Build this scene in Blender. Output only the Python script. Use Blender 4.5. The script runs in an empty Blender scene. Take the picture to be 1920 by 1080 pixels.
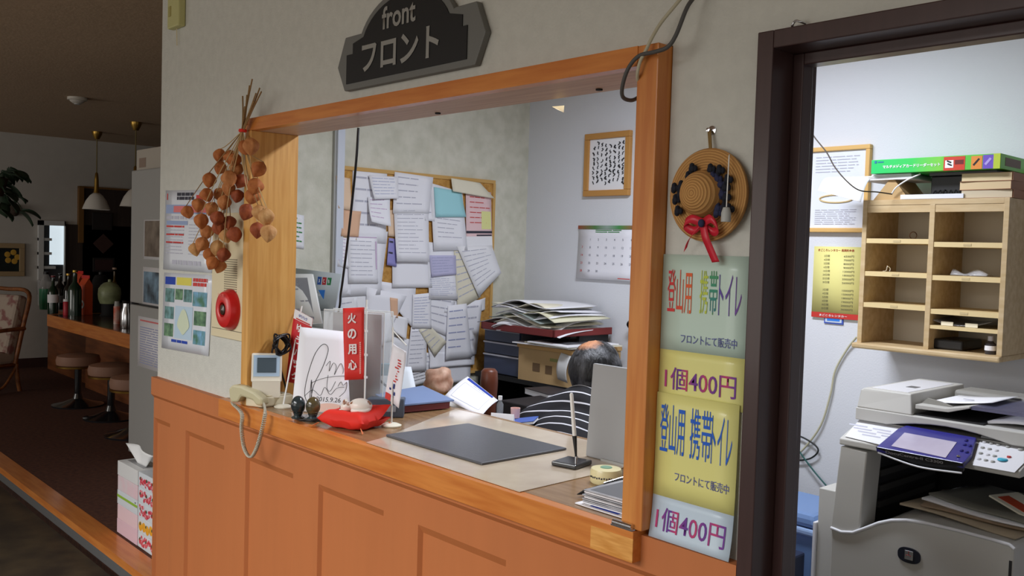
import bpy, bmesh, math, random
from mathutils import Vector as V, Matrix
R = math.radians
PI = math.pi
random.seed(7)
SC = bpy.context.scene
COL = SC.collection

# ------------------------------------------------------------------ camera
FOC, CX, CY = 1706.0, 960.0, 540.0            # focal length and centre in 1920x1080 pixels
AX = V((0.67369483, 0.05142379, -0.73721833))  # world x, y, z in (right, down, forward)
AY = V((0.73839915, -0.00629948, 0.67433449))
AZ = V((0.03003274, -0.99865705, -0.04221521))
CAM = V((0.0, -1.45, 1.6))
right = V((AX[0], AY[0], AZ[0])); down = V((AX[1], AY[1], AZ[1])); fwd = V((AX[2], AY[2], AZ[2]))
cd = bpy.data.cameras.new('camera'); cam = bpy.data.objects.new('camera', cd); COL.objects.link(cam)
cd.sensor_width = 36.0; cd.lens = 36.0 * FOC / 1920.0; cd.clip_start = 0.02; cd.clip_end = 60
m = Matrix.Identity(4)
for i in range(3):
    m[i][0] = right[i]; m[i][1] = -down[i]; m[i][2] = -fwd[i]; m[i][3] = CAM[i]
cam.matrix_world = m
SC.camera = cam

# ------------------------------------------------------------------ world, lights, exposure
SC.view_settings.view_transform = 'Standard'; SC.view_settings.look = 'None'
SC.view_settings.gamma = 1.0; SC.view_settings.use_curve_mapping = False
SC.view_settings.exposure = 0.0
w = bpy.data.worlds.new('world'); SC.world = w; w.use_nodes = True
w.node_tree.nodes['Background'].inputs[0].default_value = (1.0, 0.95, 0.86, 1)
w.node_tree.nodes['Background'].inputs[1].default_value = 0.36
def area(name, loc, target, sx, sy, power, col):
    l = bpy.data.lights.new(name, 'AREA'); l.shape = 'RECTANGLE'; l.size = sx; l.size_y = sy
    l.energy = power; l.color = col
    o = bpy.data.objects.new(name, l); COL.objects.link(o); o.location = loc
    o.rotation_euler = (V(target) - V(loc)).to_track_quat('-Z', 'Y').to_euler()
    return o
area('lobby_window_light', (-2.3, -4.4, 1.5), (-2.2, 0, 1.2), 3.2, 1.5, 31, (1.0, 0.96, 0.90))
wall_fill = area('lobby_wall_fill', (-2.3, -3.0, 2.55), (-2.3, -0.5, -0.4), 3.4, 0.9, 57, (0.96, 0.98, 1.0)); wall_fill.data.spread = R(88)  # unseen area light added; its narrow spread makes the front wall dimmer upward
area('office_lamp', (-1.9, 0.95, 2.55), (-1.9, 0.96, 0), 0.8, 0.22, 36, (0.85, 0.90, 1.0))
area('cafe_window_light', (-8.2, -4.6, 1.5), (-9.0, 1.5, 1.0), 2.4, 1.3, 38, (1.0, 0.95, 0.9))

# ------------------------------------------------------------------ pixel-ray helpers: the point where a view ray meets a real plane
def ray(px, py):
    return right * (px - CX) + down * (py - CY) + fwd * FOC
def pY(px, py, y): d = ray(px, py); return CAM + d * ((y - CAM.y) / d.y)
def pX(px, py, x): d = ray(px, py); return CAM + d * ((x - CAM.x) / d.x)
def pZ(px, py, z): d = ray(px, py); return CAM + d * ((z - CAM.z) / d.z)
def pD(px, py, dep): return CAM + ray(px, py) * (dep / FOC)

# ------------------------------------------------------------------ materials
def lin(c):
    out = []
    for v in c:
        v = v / 255.0
        out.append(v / 12.92 if v <= 0.04045 else ((v + 0.055) / 1.055) ** 2.4)
    return (out[0], out[1], out[2], 1.0)
MAT = {}
def nm(m, t): return m.node_tree.nodes.new(t)
def mat(name, c, rough=0.6, metal=0.0, var=0.0, vs=6.0, bump=0.0, bs=120.0, stretch=None, c2=None, emit=0.0, trans=0.0, alpha=1.0, coat=0.0, ior=1.45, spec=None, lo=0.35, hi=0.65):
    if name in MAT: return MAT[name]
    m = bpy.data.materials.new(name); m.use_nodes = True; MAT[name] = m
    nt = m.node_tree; b = nt.nodes['Principled BSDF']
    b.inputs['Base Color'].default_value = lin(c); b.inputs['Roughness'].default_value = rough
    b.inputs['Metallic'].default_value = metal; b.inputs['IOR'].default_value = ior
    if trans: b.inputs['Transmission Weight'].default_value = trans
    if alpha < 1: b.inputs['Alpha'].default_value = alpha
    if coat: b.inputs['Coat Weight'].default_value = coat; b.inputs['Coat Roughness'].default_value = 0.12
    if spec is not None: b.inputs['Specular IOR Level'].default_value = spec
    if emit: b.inputs['Emission Color'].default_value = lin(c); b.inputs['Emission Strength'].default_value = emit
    if c2 or var or bump:
        tc = nm(m, 'ShaderNodeTexCoord'); mp = nm(m, 'ShaderNodeMapping')
        nt.links.new(tc.outputs['Object'], mp.inputs[0])
        if stretch: mp.inputs['Scale'].default_value = stretch
        n = nm(m, 'ShaderNodeTexNoise'); n.inputs['Scale'].default_value = vs; n.inputs['Detail'].default_value = 5
        nt.links.new(mp.outputs[0], n.inputs['Vector'])
        if c2 or var:
            r = nm(m, 'ShaderNodeValToRGB')
            a = lin(c); z = lin(c2) if c2 else tuple(max(0, v * (1 - var)) for v in a[:3]) + (1,)
            r.color_ramp.elements[0].position = lo; r.color_ramp.elements[1].position = hi
            r.color_ramp.elements[0].color = z; r.color_ramp.elements[1].color = a
            nt.links.new(n.outputs[0], r.inputs[0]); nt.links.new(r.outputs[0], b.inputs['Base Color'])
        if bump:
            n2 = nm(m, 'ShaderNodeTexNoise'); n2.inputs['Scale'].default_value = bs; n2.inputs['Detail'].default_value = 3
            nt.links.new(mp.outputs[0], n2.inputs['Vector'])
            bp = nm(m, 'ShaderNodeBump'); bp.inputs['Strength'].default_value = bump; bp.inputs['Distance'].default_value = 0.004
            nt.links.new(n2.outputs[0], bp.inputs['Height']); nt.links.new(bp.outputs[0], b.inputs['Normal'])
    return m
def ramp_mat(name, axis, stops, length, rough=0.5, band=0, off=0.0):
    """colour ramp along an object axis"""
    m = mat(name, stops[0][1], rough); nt = m.node_tree; b = nt.nodes['Principled BSDF']
    tc = nm(m, 'ShaderNodeTexCoord'); sp = nm(m, 'ShaderNodeSeparateXYZ'); nt.links.new(tc.outputs['Object'], sp.inputs[0])
    mt = nm(m, 'ShaderNodeMath'); mt.operation = 'MULTIPLY_ADD'; mt.inputs[1].default_value = 1.0 / length; mt.inputs[2].default_value = off
    nt.links.new(sp.outputs[axis], mt.inputs[0]); src = mt.outputs[0]
    if band:
        fr = nm(m, 'ShaderNodeMath'); fr.operation = 'FRACT'; nt.links.new(src, fr.inputs[0]); src = fr.outputs[0]
    r = nm(m, 'ShaderNodeValToRGB'); nt.links.new(src, r.inputs[0])
    el = r.color_ramp.elements
    while len(el) < len(stops): el.new(0.5)
    for e, (p, c) in zip(el, stops): e.position = p; e.color = lin(c)
    nt.links.new(r.outputs[0], b.inputs['Base Color'])
    return m
WALL = mat('wall_paper', (208, 207, 198), 0.85, var=0.06, vs=30, bump=0.5, bs=140)
OWALL = mat('office_wallpaper', (222, 220, 205), 0.85, c2=(206, 205, 188), vs=14, bump=0.4, bs=90)
OBACK = mat('office_back_wall', (222, 224, 230), 0.7, bump=0.2, bs=150)
CEIL = mat('ceiling_board', (190, 164, 136), 0.95, var=0.1, vs=20, bump=0.4, bs=60)
FARW = mat('far_wall_plaster', (196, 192, 186), 0.9, var=0.05, vs=8)
WAINS = mat('wainscot_paint', (190, 113, 64), 0.55, var=0.05, vs=3, stretch=(6, 6, 0.6))
ORANGE = mat('orange_wood', (214, 134, 62), 0.38, c2=(196, 112, 46), vs=4, stretch=(1.2, 14, 14), coat=0.25)
ORANGEV = mat('orange_wood_upright', (214, 140, 70), 0.4, c2=(196, 116, 52), vs=4, stretch=(14, 14, 1.0), coat=0.2)
JAMBW = mat('jamb_board_wood', (222, 168, 92), 0.45, c2=(204, 146, 70), vs=5, stretch=(14, 12, 0.8), coat=0.2)
SOFF = mat('soffit_board', (206, 176, 150), 0.5, c2=(190, 156, 132), vs=4, stretch=(1, 16, 16))
LAMI = mat('counter_laminate', (160, 128, 92), 0.26, c2=(142, 110, 76), vs=5, stretch=(1.2, 10, 10), coat=0.3)
BLOCK = mat('pale_end_block', (230, 168, 92), 0.4, c2=(206, 138, 62), vs=5, stretch=(3, 8, 22))
DARKB = mat('dark_brown_frame', (66, 44, 42), 0.35, var=0.15, vs=5, stretch=(10, 10, 1), coat=0.2)
CARPET = mat('dark_carpet', (94, 54, 37), 0.97, c2=(72, 40, 28), vs=40, bump=0.4, bs=300)
LOBBYF = mat('lobby_floor_tile', (84, 72, 54), 0.6, c2=(56, 48, 40), vs=6)
WHITE = mat('white_plastic', (232, 232, 228), 0.4)
PAPER = mat('white_paper', (242, 242, 246), 0.8)
PAPERB = mat('cool_white_paper', (244, 244, 250), 0.8)
CREAMP = mat('cream_paper', (234, 228, 206), 0.8)
PEACHP = mat('peach_paper', (236, 206, 176), 0.8)
SALMON = mat('salmon_paper', (228, 184, 152), 0.8)
CYANP = mat('cyan_paper', (136, 206, 216), 0.8)
PINKP = mat('pink_paper', (238, 204, 206), 0.8)
INK = mat('grey_print', (190, 190, 204), 0.8)
INKD = mat('dark_print', (60, 60, 72), 0.8)
INKR = mat('red_print', (206, 70, 66), 0.8)
INKB = mat('blue_print', (40, 70, 170), 0.8)
BLACK = mat('black_plastic', (24, 24, 26), 0.4)
BLACKM = mat('matt_black', (20, 19, 20), 0.8)
RED = mat('red_plastic', (206, 34, 34), 0.3, coat=0.3)
REDC = mat('red_cloth', (228, 44, 30), 0.7)
CHROME = mat('chrome', (210, 210, 214), 0.18, 1.0)
BRASS = mat('brass', (176, 140, 70), 0.35, 1.0)
BEIGE = mat('beige_plastic', (222, 208, 172), 0.5)
GREY = mat('grey_plastic', (176, 176, 172), 0.5)
GLASS = mat('clear_glass', (236, 244, 242), 0.05, trans=1.0, ior=1.45)
ACRY = mat('clear_acrylic', (235, 240, 240), 0.06, alpha=0.16, spec=0.6)
BLUE = mat('blue_plastic', (112, 142, 190), 0.45)
CORK = mat('cork', (206, 158, 84), 0.85, c2=(180, 130, 62), vs=60)
PINE = mat('pine_wood', (208, 184, 144), 0.5, c2=(192, 164, 120), vs=4, stretch=(2, 10, 10))
BOXC = mat('cardboard', (190, 158, 112), 0.85, var=0.06, vs=10)

# ------------------------------------------------------------------ mesh builder
MW = {}
def frame(o, x=(1, 0, 0), z=(0, 0, 1)):
    x = V(x).normalized(); z = V(z); y = z.cross(x).normalized(); z = x.cross(y).normalized()
    M = Matrix.Identity(4)
    for i in range(3): M[i][0] = x[i]; M[i][1] = y[i]; M[i][2] = z[i]; M[i][3] = o[i]
    return M
class MB:
    def __init__(s, M=None): s.bm = bmesh.new(); s.M = M; s.mi = 0
    def v(s, p):
        p = V(p); return s.bm.verts.new(s.M @ p if s.M else p)
    def f(s, vs):
        try: fc = s.bm.faces.new(vs); fc.material_index = s.mi; return fc
        except ValueError: return None
    def poly(s, pts): s.f([s.v(p) for p in pts]); return s
    def box(s, c, d, Rm=None):
        vs = []
        for z in (-.5, .5):
            for y in (-.5, .5):
                for x in (-.5, .5):
                    p = V((x * d[0], y * d[1], z * d[2]))
                    if Rm: p = Rm @ p
                    vs.append(s.v(p + V(c)))
        for q in ((0, 2, 3, 1), (4, 5, 7, 6), (0, 1, 5, 4), (2, 6, 7, 3), (0, 4, 6, 2), (1, 3, 7, 5)): s.f([vs[i] for i in q])
        return s
    def bb(s, a, b): return s.box([(a[i] + b[i]) / 2 for i in range(3)], [abs(b[i] - a[i]) for i in range(3)])
    def prism(s, pts, off):
        """pts: planar polygon (3-D), off: extrusion vector"""
        off = V(off); a = [s.v(p) for p in pts]; b = [s.v(V(p) + off) for p in pts]
        s.f(a[::-1]); s.f(b); n = len(a)
        for i in range(n): s.f([a[i], a[(i + 1) % n], b[(i + 1) % n], b[i]])
        return s
    def ring(s, c, u, w, r, seg):
        return [s.v(V(c) + u * (r * math.cos(2 * PI * k / seg)) + w * (r * math.sin(2 * PI * k / seg))) for k in range(seg)]
    def tube(s, pts, r, seg=8, caps=True):
        pts = [V(p) for p in pts]; n = len(pts); rs = r if isinstance(r, (list, tuple)) else [r] * n
        t = (pts[1] - pts[0]).normalized(); u = t.orthogonal().normalized(); rings = []
        for i in range(n):
            t = (pts[min(i + 1, n - 1)] - pts[max(i - 1, 0)]).normalized()
            u = (u - t * u.dot(t)); u = u.normalized() if u.length > 1e-6 else t.orthogonal().normalized()
            rings.append(s.ring(pts[i], u, t.cross(u), rs[i], seg))
        for a, b in zip(rings, rings[1:]):
            for k in range(seg): s.f([a[k], a[(k + 1) % seg], b[(k + 1) % seg], b[k]])
        if caps: s.f(rings[0][::-1]); s.f(rings[-1])
        return s
    def cyl(s, a, b, r0, r1=None, seg=20): return s.tube([a, b], [r0, r0 if r1 is None else r1], seg)
    def lathe(s, prof, c=(0, 0, 0), seg=24, M=None):
        rings = []
        for (r, z) in prof:
            ring = []
            for k in range(seg):
                p = V((max(r, 1e-4) * math.cos(2 * PI * k / seg), max(r, 1e-4) * math.sin(2 * PI * k / seg), z))
                ring.append(s.v((M @ p if M else p) + V(c)))
            rings.append(ring)
        for a, b in zip(rings, rings[1:]):
            for k in range(seg): s.f([a[k], a[(k + 1) % seg], b[(k + 1) % seg], b[k]])
        s.f(rings[0][::-1]); s.f(rings[-1])
        return s
    def ell(s, c, r, seg=16, rows=10, M=None):
        prof = []
        rings = []
        for j in range(rows + 1):
            th = PI * j / rows; ring = []
            for k in range(seg):
                p = V((r[0] * max(math.sin(th), 1e-3) * math.cos(2 * PI * k / seg), r[1] * max(math.sin(th), 1e-3) * math.sin(2 * PI * k / seg), -r[2] * math.cos(th)))
                ring.append(s.v((M @ p if M else p) + V(c)))
            rings.append(ring)
        for a, b in zip(rings, rings[1:]):
            for k in range(seg): s.f([a[k], a[(k + 1) % seg], b[(k + 1) % seg], b[k]])
        s.f(rings[0][::-1]); s.f(rings[-1])
        return s
    def grid(s, fn, nu, nv, u0=0, u1=1, v0=0, v1=1):
        g = [[s.v(fn(u0 + (u1 - u0) * i / nu, v0 + (v1 - v0) * j / nv)) for i in range(nu + 1)] for j in range(nv + 1)]
        for j in range(nv):
            for i in range(nu): s.f([g[j][i], g[j + 1][i], g[j + 1][i + 1], g[j][i + 1]])
        return s
    def build(s, name, mats, parent=None, smooth=None, bevel=0, label=None, top=None, struct=False, origin=None, kind=None, solid=0, subsurf=0):
        bm = s.bm
        if bevel == 0 and not solid: pass
        bmesh.ops.recalc_face_normals(bm, faces=bm.faces) if smooth != 'keep' else None
        me = bpy.data.meshes.new(name); bm.to_mesh(me); bm.free()
        for mt in (mats if isinstance(mats, (list, tuple)) else [mats]): me.materials.append(mt)
        o = bpy.data.objects.new(name, me); COL.objects.link(o)
        if parent is not None:
            P = MW[parent.name]
            me.transform(P.inverted())
            o.parent = parent
            MW[o.name] = P.copy()
        else:
            if origin is None:
                xs = [v.co for v in me.vertices]
                mn = V([min(c[i] for c in xs) for i in range(3)]); mx = V([max(c[i] for c in xs) for i in range(3)])
                origin = V(((mn.x + mx.x) / 2, (mn.y + mx.y) / 2, mn.z))
            if struct: origin = V((0, 0, 0))
            me.transform(Matrix.Translation(-V(origin))); o.location = origin
            MW[o.name] = Matrix.Translation(V(origin))
        if smooth and smooth != 'keep':
            me.shade_smooth(); me.set_sharp_from_angle(angle=R(smooth))
        if solid:
            md = o.modifiers.new('solid', 'SOLIDIFY'); md.thickness = solid; md.offset = 0
        if bevel:
            md = o.modifiers.new('bevel', 'BEVEL'); md.width = bevel; md.segments = 2; md.limit_method = 'ANGLE'; md.angle_limit = R(35)
        if subsurf:
            md = o.modifiers.new('sub', 'SUBSURF'); md.levels = subsurf; md.render_levels = subsurf
        if label: o['label'] = label
        if top: tag(o, *top)
        if struct: o['kind'] = 'structure'
        if kind: o['kind'] = kind
        return o
def tag(o, label, cat, group=None):
    o['label'] = label; o['category'] = cat
    if group: o['group'] = group
    return o
def thing(name, label, cat, loc, rz=0.0, group=None):
    o = bpy.data.objects.new(name, None); COL.objects.link(o); o.empty_display_size = 0.05
    o.location = loc; o.rotation_euler = (0, 0, rz); tag(o, label, cat, group)
    MW[o.name] = Matrix.Translation(V(loc)) @ Matrix.Rotation(rz, 4, 'Z')
    return o
def dup(o, loc, rz, label, group=None):
    c = o.copy(); COL.objects.link(c); c.location = loc; c.rotation_euler = (0, 0, rz); c['label'] = label
    if group: c['group'] = group
    MW[c.name] = Matrix.Translation(V(loc)) @ Matrix.Rotation(rz, 4, 'Z')
    for ch in list(o.children):
        d = ch.copy(); COL.objects.link(d); d.parent = c
        for g in list(ch.children):
            e = g.copy(); COL.objects.link(e); e.parent = d
    return c
def M_of(o): return MW[o.name]
def text(s, c, u, up, w, h, mt, parent, name='lettering', depth=0.0006, bold=0.0, label=None, spacing=1.0, line=1.0, shear=0.0, warp=None):
    """lettering fitted in a w x h box centred on c, u = reading direction, up = up direction"""
    cu = bpy.data.curves.new('t', 'FONT'); cu.body = s; cu.size = 1.0; cu.align_x = 'CENTER'; cu.offset = bold
    cu.space_character = spacing; cu.space_line = line; cu.resolution_u = 3; cu.shear = shear
    o = bpy.data.objects.new('t', cu); COL.objects.link(o)
    dg = bpy.context.evaluated_depsgraph_get(); dg.update()
    me = bpy.data.meshes.new_from_object(o.evaluated_get(dg)); bpy.data.objects.remove(o)
    if len(me.vertices) == 0: return None
    xs = [v.co.x for v in me.vertices]; ys = [v.co.y for v in me.vertices]
    x0, x1, y0, y1 = min(xs), max(xs), min(ys), max(ys)
    sx = w / max(x1 - x0, 1e-6) if w else None; sy = h / max(y1 - y0, 1e-6) if h else None
    if sx is None: sx = sy
    if sy is None: sy = sx
    u = V(u).normalized(); up = V(up).normalized(); n = u.cross(up); c = V(c)
    b = MB(); vs = []
    P = MW[parent.name].inverted()
    bm = b.bm; bm.from_mesh(me)
    for vt in bm.verts:
        if warp: vt.co = warp((vt.co.x - x0) / max(x1 - x0, 1e-6), (vt.co.y - y0) / max(y1 - y0, 1e-6)); continue
        vt.co = c + u * ((vt.co.x - (x0 + x1) / 2) * sx) + up * ((vt.co.y - (y0 + y1) / 2) * sy) + n * depth
    bpy.data.meshes.remove(me)
    return b.build(name, mt, parent, smooth='keep', label=label)

def text_on(sh, s, u0, v0, u1, v1, mt, parent, e=0.0018, **kw):
    return text(s, (0, 0, 0), (1, 0, 0), (0, 0, 1), 1, 1, mt, parent, warp=lambda a, b: sh.p(u0 + (u1 - u0) * a, v1 + (v0 - v1) * b, e), **kw)
class Sheet:
    """a sheet of paper: top left corner, edge vectors, outward normal, curl(u,v)->offset"""
    def __init__(s, tl, tr, bl, n, br=None, curl=None, lift=0.0):
        s.tl, s.tr, s.bl = V(tl), V(tr), V(bl); s.br = V(br) if br is not None else s.tr + s.bl - s.tl
        s.n = V(n).normalized(); s.curl = curl or (lambda u, v: 0.0); s.lift = lift
    def p(s, u, v, e=0.0):
        a = s.tl.lerp(s.tr, u); b = s.bl.lerp(s.br, u)
        return a.lerp(b, v) + s.n * (s.curl(u, v) + s.lift + e)
    def make(s, name, mt, parent=None, nu=6, nv=8, top=None, label=None, solid=0.0012):
        return MB().grid(lambda u, v: s.p(u, v), nu, nv).build(name, mt, parent, smooth=60, top=top, label=label, solid=solid)
    def marks(s, rects, mt, parent, name='print', e=0.0016, label=None):
        if 1 < len(rects) <= 5:
            for rc in rects: s.marks([rc], mt, parent, name, e, label)
            return None
        b = MB()
        for (u0, v0, u1, v1) in rects:
            nu = max(1, int(abs(u1 - u0) * 8)); nv = max(1, int(abs(v1 - v0) * 8))
            b.grid(lambda u, v: s.p(u, v, e), nu, nv, u0, u1, v0, v1)
        return b.build(name, mt, parent, label=label)
def lines(u0, v0, u1, v1, n, fill=0.5, seed=0, gap=0.25, words=3):
    rd = random.Random(seed); out = []
    for i in range(n):
        a = v0 + (v1 - v0) * i / n; b = a + (v1 - v0) / n * fill; u = u0
        e = u1 - (u1 - u0) * rd.random() * gap
        while u < e - 0.01:
            l = (u1 - u0) / words * (0.4 + rd.random()); out.append((u, a, min(u + l, e), b)); u += l + (u1 - u0) * 0.03
    return out
def spline(pts, n=8):
    pts = [V(p) for p in pts]; out = []
    for i in range(len(pts) - 1):
        p0 = pts[max(i - 1, 0)]; p1 = pts[i]; p2 = pts[i + 1]; p3 = pts[min(i + 2, len(pts) - 1)]
        for k in range(n):
            t = k / n
            out.append(0.5 * ((2 * p1) + (p2 - p0) * t + (2 * p0 - 5 * p1 + 4 * p2 - p3) * t * t + (3 * p1 - p0 - 3 * p2 + p3) * t ** 3))
    out.append(pts[-1]); return out
# ================================================================== SETTING
YB = 2.0; XS = -3.67; XW = -3.735; FZ = 0.1; RZ = 0.2; CZ = 1.045; HC = 2.65; XR = 0.75; XF = -10.5
b = MB(); b.bb((XF - .1, -5.2, -.05), (XR, -.05, FZ)); b.build('floor', LOBBYF, struct=True)
b = MB(); b.bb((XS - .065, -.05, -.05), (XR, YB + .1, FZ)); b.build('floor_office', mat('office_floor', (120, 112, 100), 0.7, var=.1), struct=True)
b = MB(); b.bb((XF - .1, 0.06, -.05), (XW, 3.0, RZ)); b.build('floor_raised', CARPET, struct=True)
b = MB(); b.bb((XF - .1, -.04, RZ - .035), (XW - .001, .062, RZ + .001)); b.mi = 1; b.bb((XF - .1, -.02, FZ), (XW - .001, .06, RZ - .035))
b.build('trim_1', [ORANGE, mat('step_riser', (92, 92, 92), .7)], struct=True)
b = MB(); b.bb((XF - .1, -5.2, HC), (XR, 3.0, HC + .08)); b.build('ceiling', CEIL, struct=True)
# front wall with the hatch and the doorway
HX0, HX1, HZ0, HZ1 = -2.89, -1.135, 1.0, 2.012
DX0, DX1, DZ1 = -.925, .02, 2.0
b = MB()
for a, c in (((XW, 0, FZ), (HX0, .12, HC)), ((HX0, 0, HZ1), (HX1, .12, HC)), ((HX0, 0, FZ), (HX1, .12, HZ0 - .03)), ((HX1, 0, FZ), (DX0, .12, HC)),
             ((DX0, 0, DZ1), (DX1, .12, HC)), ((DX1, 0, FZ), (XR, .12, HC))): b.bb(a, c)
b.build('wall_front', WALL, struct=True)
b = MB(); b.bb((XW, .12, FZ), (XS, YB + .1, HC)); b.build('wall_left', OWALL, struct=True)
b = MB(); b.bb((XS, YB, FZ), (XR, YB + .1, HC)); b.build('wall_back', OBACK, struct=True)
b = MB(); b.bb((XR, .12, FZ), (XR + .1, YB + .1, HC)); b.build('wall_right', OBACK, struct=True)
b = MB(); b.bb((XF - .1, -5.2, FZ), (XF, 3.0, HC)); b.build('wall_far', FARW, struct=True)
b = MB(); b.bb((XF, 2.9, RZ), (XW, 3.0, HC)); b.build('wall_cafe', mat('cafe_wall', (70, 62, 56), .9, var=.1), struct=True)
# seam in the wallpaper
# wainscot: board with recessed panels, cap rail
def wainscot(x0, x1, panels, name):
    b = MB(); yf = -.014; zt = .957; zp = .866; zb = .16; yr = -.002
    xs = x0
    cells = []
    for (a, c) in panels:
        if a > xs: b.bb((xs, yf, FZ), (a, 0, zt))
        b.bb((a, yf, zp), (c, 0, zt)); b.bb((a, yf, FZ), (c, 0, zb))
        i = .022
        b.poly([(a, yf, zb), (a, yf, zp), (a + i * .35, yr, zp - i), (a + i * .35, yr, zb + i)])
        b.poly([(c, yf, zp), (c, yf, zb), (c - i * .35, yr, zb + i), (c - i * .35, yr, zp - i)])
        b.poly([(a, yf, zp), (c, yf, zp), (c - i * .35, yr, zp - i), (a + i * .35, yr, zp - i)])
        b.poly([(c, yf, zb), (a, yf, zb), (a + i * .35, yr, zb + i), (c - i * .35, yr, zb + i)])
        b.poly([(a + i * .35, yr, zb + i), (a + i * .35, yr, zp - i), (c - i * .35, yr, zp - i), (c - i * .35, yr, zb + i)])
        xs = c
    if xs < x1: b.bb((xs, yf, FZ), (x1, 0, zt))
    b.bb((x0, -.026, zt + .006), (x1, 0, 1.034))
    b.poly([(x0, -.026, zt + .006), (x1, -.026, zt + .006), (x1, yf, zt - .008), (x0, yf, zt - .008)])
    return b.build(name, WAINS, struct=True)
wainscot(XW, DX0 - .001, [(-3.73, -3.565), (-3.412, -3.074), (-2.905, -2.576), (-2.419, -2.07), (-1.91, -1.562), (-1.40, -1.06)], 'trim_2')
# hatch surround
win = bpy.data.objects.new('window_1', None); COL.objects.link(win); win.location = (-2.03, 0, 1.0); win['kind'] = 'structure'; MW['window_1'] = Matrix.Translation((-2.03, 0, 1.0))
PF = -.042; PB = .135
b = MB(); b.bb((-2.897, PF, CZ), (-2.852, PB, 1.972)); b.build('jamb', JAMBW, win, bevel=.002)
b = MB(); b.bb((-1.19, PF, CZ + .001), (-1.137, PB, 2.012)); b.build('jamb', ORANGEV, win, bevel=.003)
b = MB(); b.bb((-2.897, PF, 1.972), (-1.19, PF + .03, 2.012)); b.mi = 1; b.bb((-2.897, PF + .03, 1.972), (-1.19, PB, 2.012)); b.build('head_board', [ORANGE, SOFF], win)
b = MB()
for x in (-2.02, -1.42): b.cyl((x, .1, 1.9725), (x, .1, 1.9685), .008, seg=10)
b.build('catch', BLACKM, win)
# doorway frame
dr = bpy.data.objects.new('door_1', None); COL.objects.link(dr); dr.location = (-.45, 0, FZ); dr['kind'] = 'structure'; MW['door_1'] = Matrix.Translation((-.45, 0, FZ))
b = MB(); b.bb((-.925, -.028, FZ), (-.893, .125, 2.0)); b.bb((.02, -.028, FZ), (.052, .125, 2.0))
b.bb((-.893, .04, FZ), (-.872, .075, 1.968)); b.bb((-.001, .04, FZ), (.02, .075, 1.968)); b.build('jamb', DARKB, dr, bevel=.002)
b = MB(); b.bb((-.893, -.028, 1.968), (.02, .125, 2.0)); b.bb((-.872, .04, 1.947), (-.001, .075, 1.968)); b.build('head', DARKB, dr, bevel=.002)
# office: post where the side wall changes, corner bead
p = pX(627, 300, XS)
b = MB(); b.bb((XS, .775, FZ), (XS + .03, .812, HC)); b.mi = 1; b.bb((XS, .765, FZ), (XS + .018, .775, HC)); b.build('trim_3', [mat('cool_white_trim', (214, 220, 232), .4), GREY], struct=True)
b = MB(); b.bb((XF, .3, FZ), (XF + .012, 3, .3)); b.build('baseboard_far', DARKB, struct=True)

# ================================================================== COUNTER
t = thing('reception_counter', 'long reception counter with grey-brown top and orange wood front edge', 'counter', (-2.1, .2, CZ - .065))
b = MB(); b.bb((-3.04, -.022, CZ - .05), (-2.931, -.0005, CZ)); b.bb((-2.931, -.022, CZ - .05), (-1.152, .54, CZ)); b.bb((-3.66, .125, CZ - .05), (-2.931, .54, CZ)); b.build('worktop', LAMI, t)
b = MB(); b.bb((-3.045, -.052, CZ - .064), (-1.149, -.022, CZ - .0005)); b.bb((-1.151, -.022, CZ - .064), (-1.149, -.0005, CZ - .0005))
b.bb((-3.045, -.022, CZ - .064), (-3.04, -.0005, CZ - .0005)); b.build('front_edge', ORANGE, t, bevel=.002)
b = MB(); b.bb((-1.262, -.0528, CZ - .062), (-1.1485, -.05, CZ - .0145)); b.build('end_block', BLOCK, t, label='paler oak block let into the front edge')

# ================================================================== FRONT WALL THINGS
# sign
t = thing('front_sign', 'black and grey arched sign reading front above the hatch', 'sign', (-2.02, -.012, 2.045))
def S(x, z, y=-.02): return V((x, y, z))
arch = [S(-2.02 + .225 * math.cos(a), 2.145 + .148 * math.sin(a)) for a in [R(14 + 152 * k / 22) for k in range(23)]]
outer = [S(-1.722, 2.2), S(-1.80, 2.2)] + arch[1:-1] + [S(-2.235, 2.2), S(-2.312, 2.2), S(-2.352, 2.118), S(-2.312, 2.046), S(-1.722, 2.046), S(-1.685, 2.122)]
b = MB(); b.prism(outer, (0, .018, 0)); b.build('backing', mat('sign_grey', (112, 112, 108), .5), t, bevel=.002)
arch2 = [S(-2.02 + .205 * math.cos(a), 2.145 + .130 * math.sin(a), -.0225) for a in [R(12 + 156 * k / 22) for k in range(23)]]
inner = [S(-1.752, 2.147, -.0225), S(-1.772, 2.147, -.0225), S(-1.772, 2.176, -.0225)] + [q for q in arch2 if q.z > 2.176] + [S(-2.268, 2.176, -.0225), S(-2.268, 2.147, -.0225), S(-2.30, 2.147, -.0225), S(-2.30, 2.064, -.0225), S(-1.752, 2.064, -.0225)]
b = MB(); b.prism(inner, (0, .0024, 0)); b.build('face', mat('sign_black', (16, 16, 17), .55), t)
LET = mat('sign_letter', (150, 148, 142), .5)
text('front', (-2.043, -.0235, 2.222), (1, 0, 0), (0, 0, 1), .155, .062, LET, t, bold=.02)
text('フロント', (-2.04, -.0235, 2.128), (1, 0, 0), (0, 0, 1), .355, .082, LET, t, bold=.025)
# chime box
t = thing('door_chime_box', 'small yellowed plastic box high on the wall corner', 'chime', (-3.56, -.012, 2.41))
b = MB(); b.bb((-3.612, -.03, 2.425), (-3.502, 0, 2.545)); b.build('case', mat('yellowed_plastic', (196, 192, 132), .5), t, bevel=.006)
b = MB(); b.bb((-3.595, -.032, 2.47), (-3.572, -.029, 2.51)); b.build('button', mat('yellowed_dark', (170, 160, 96), .5), t)
b = MB(); b.tube([(-3.565, -.01, 2.425), (-3.565, -.008, 2.36)], .002, 5); b.build('string', BEIGE, t)
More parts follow.
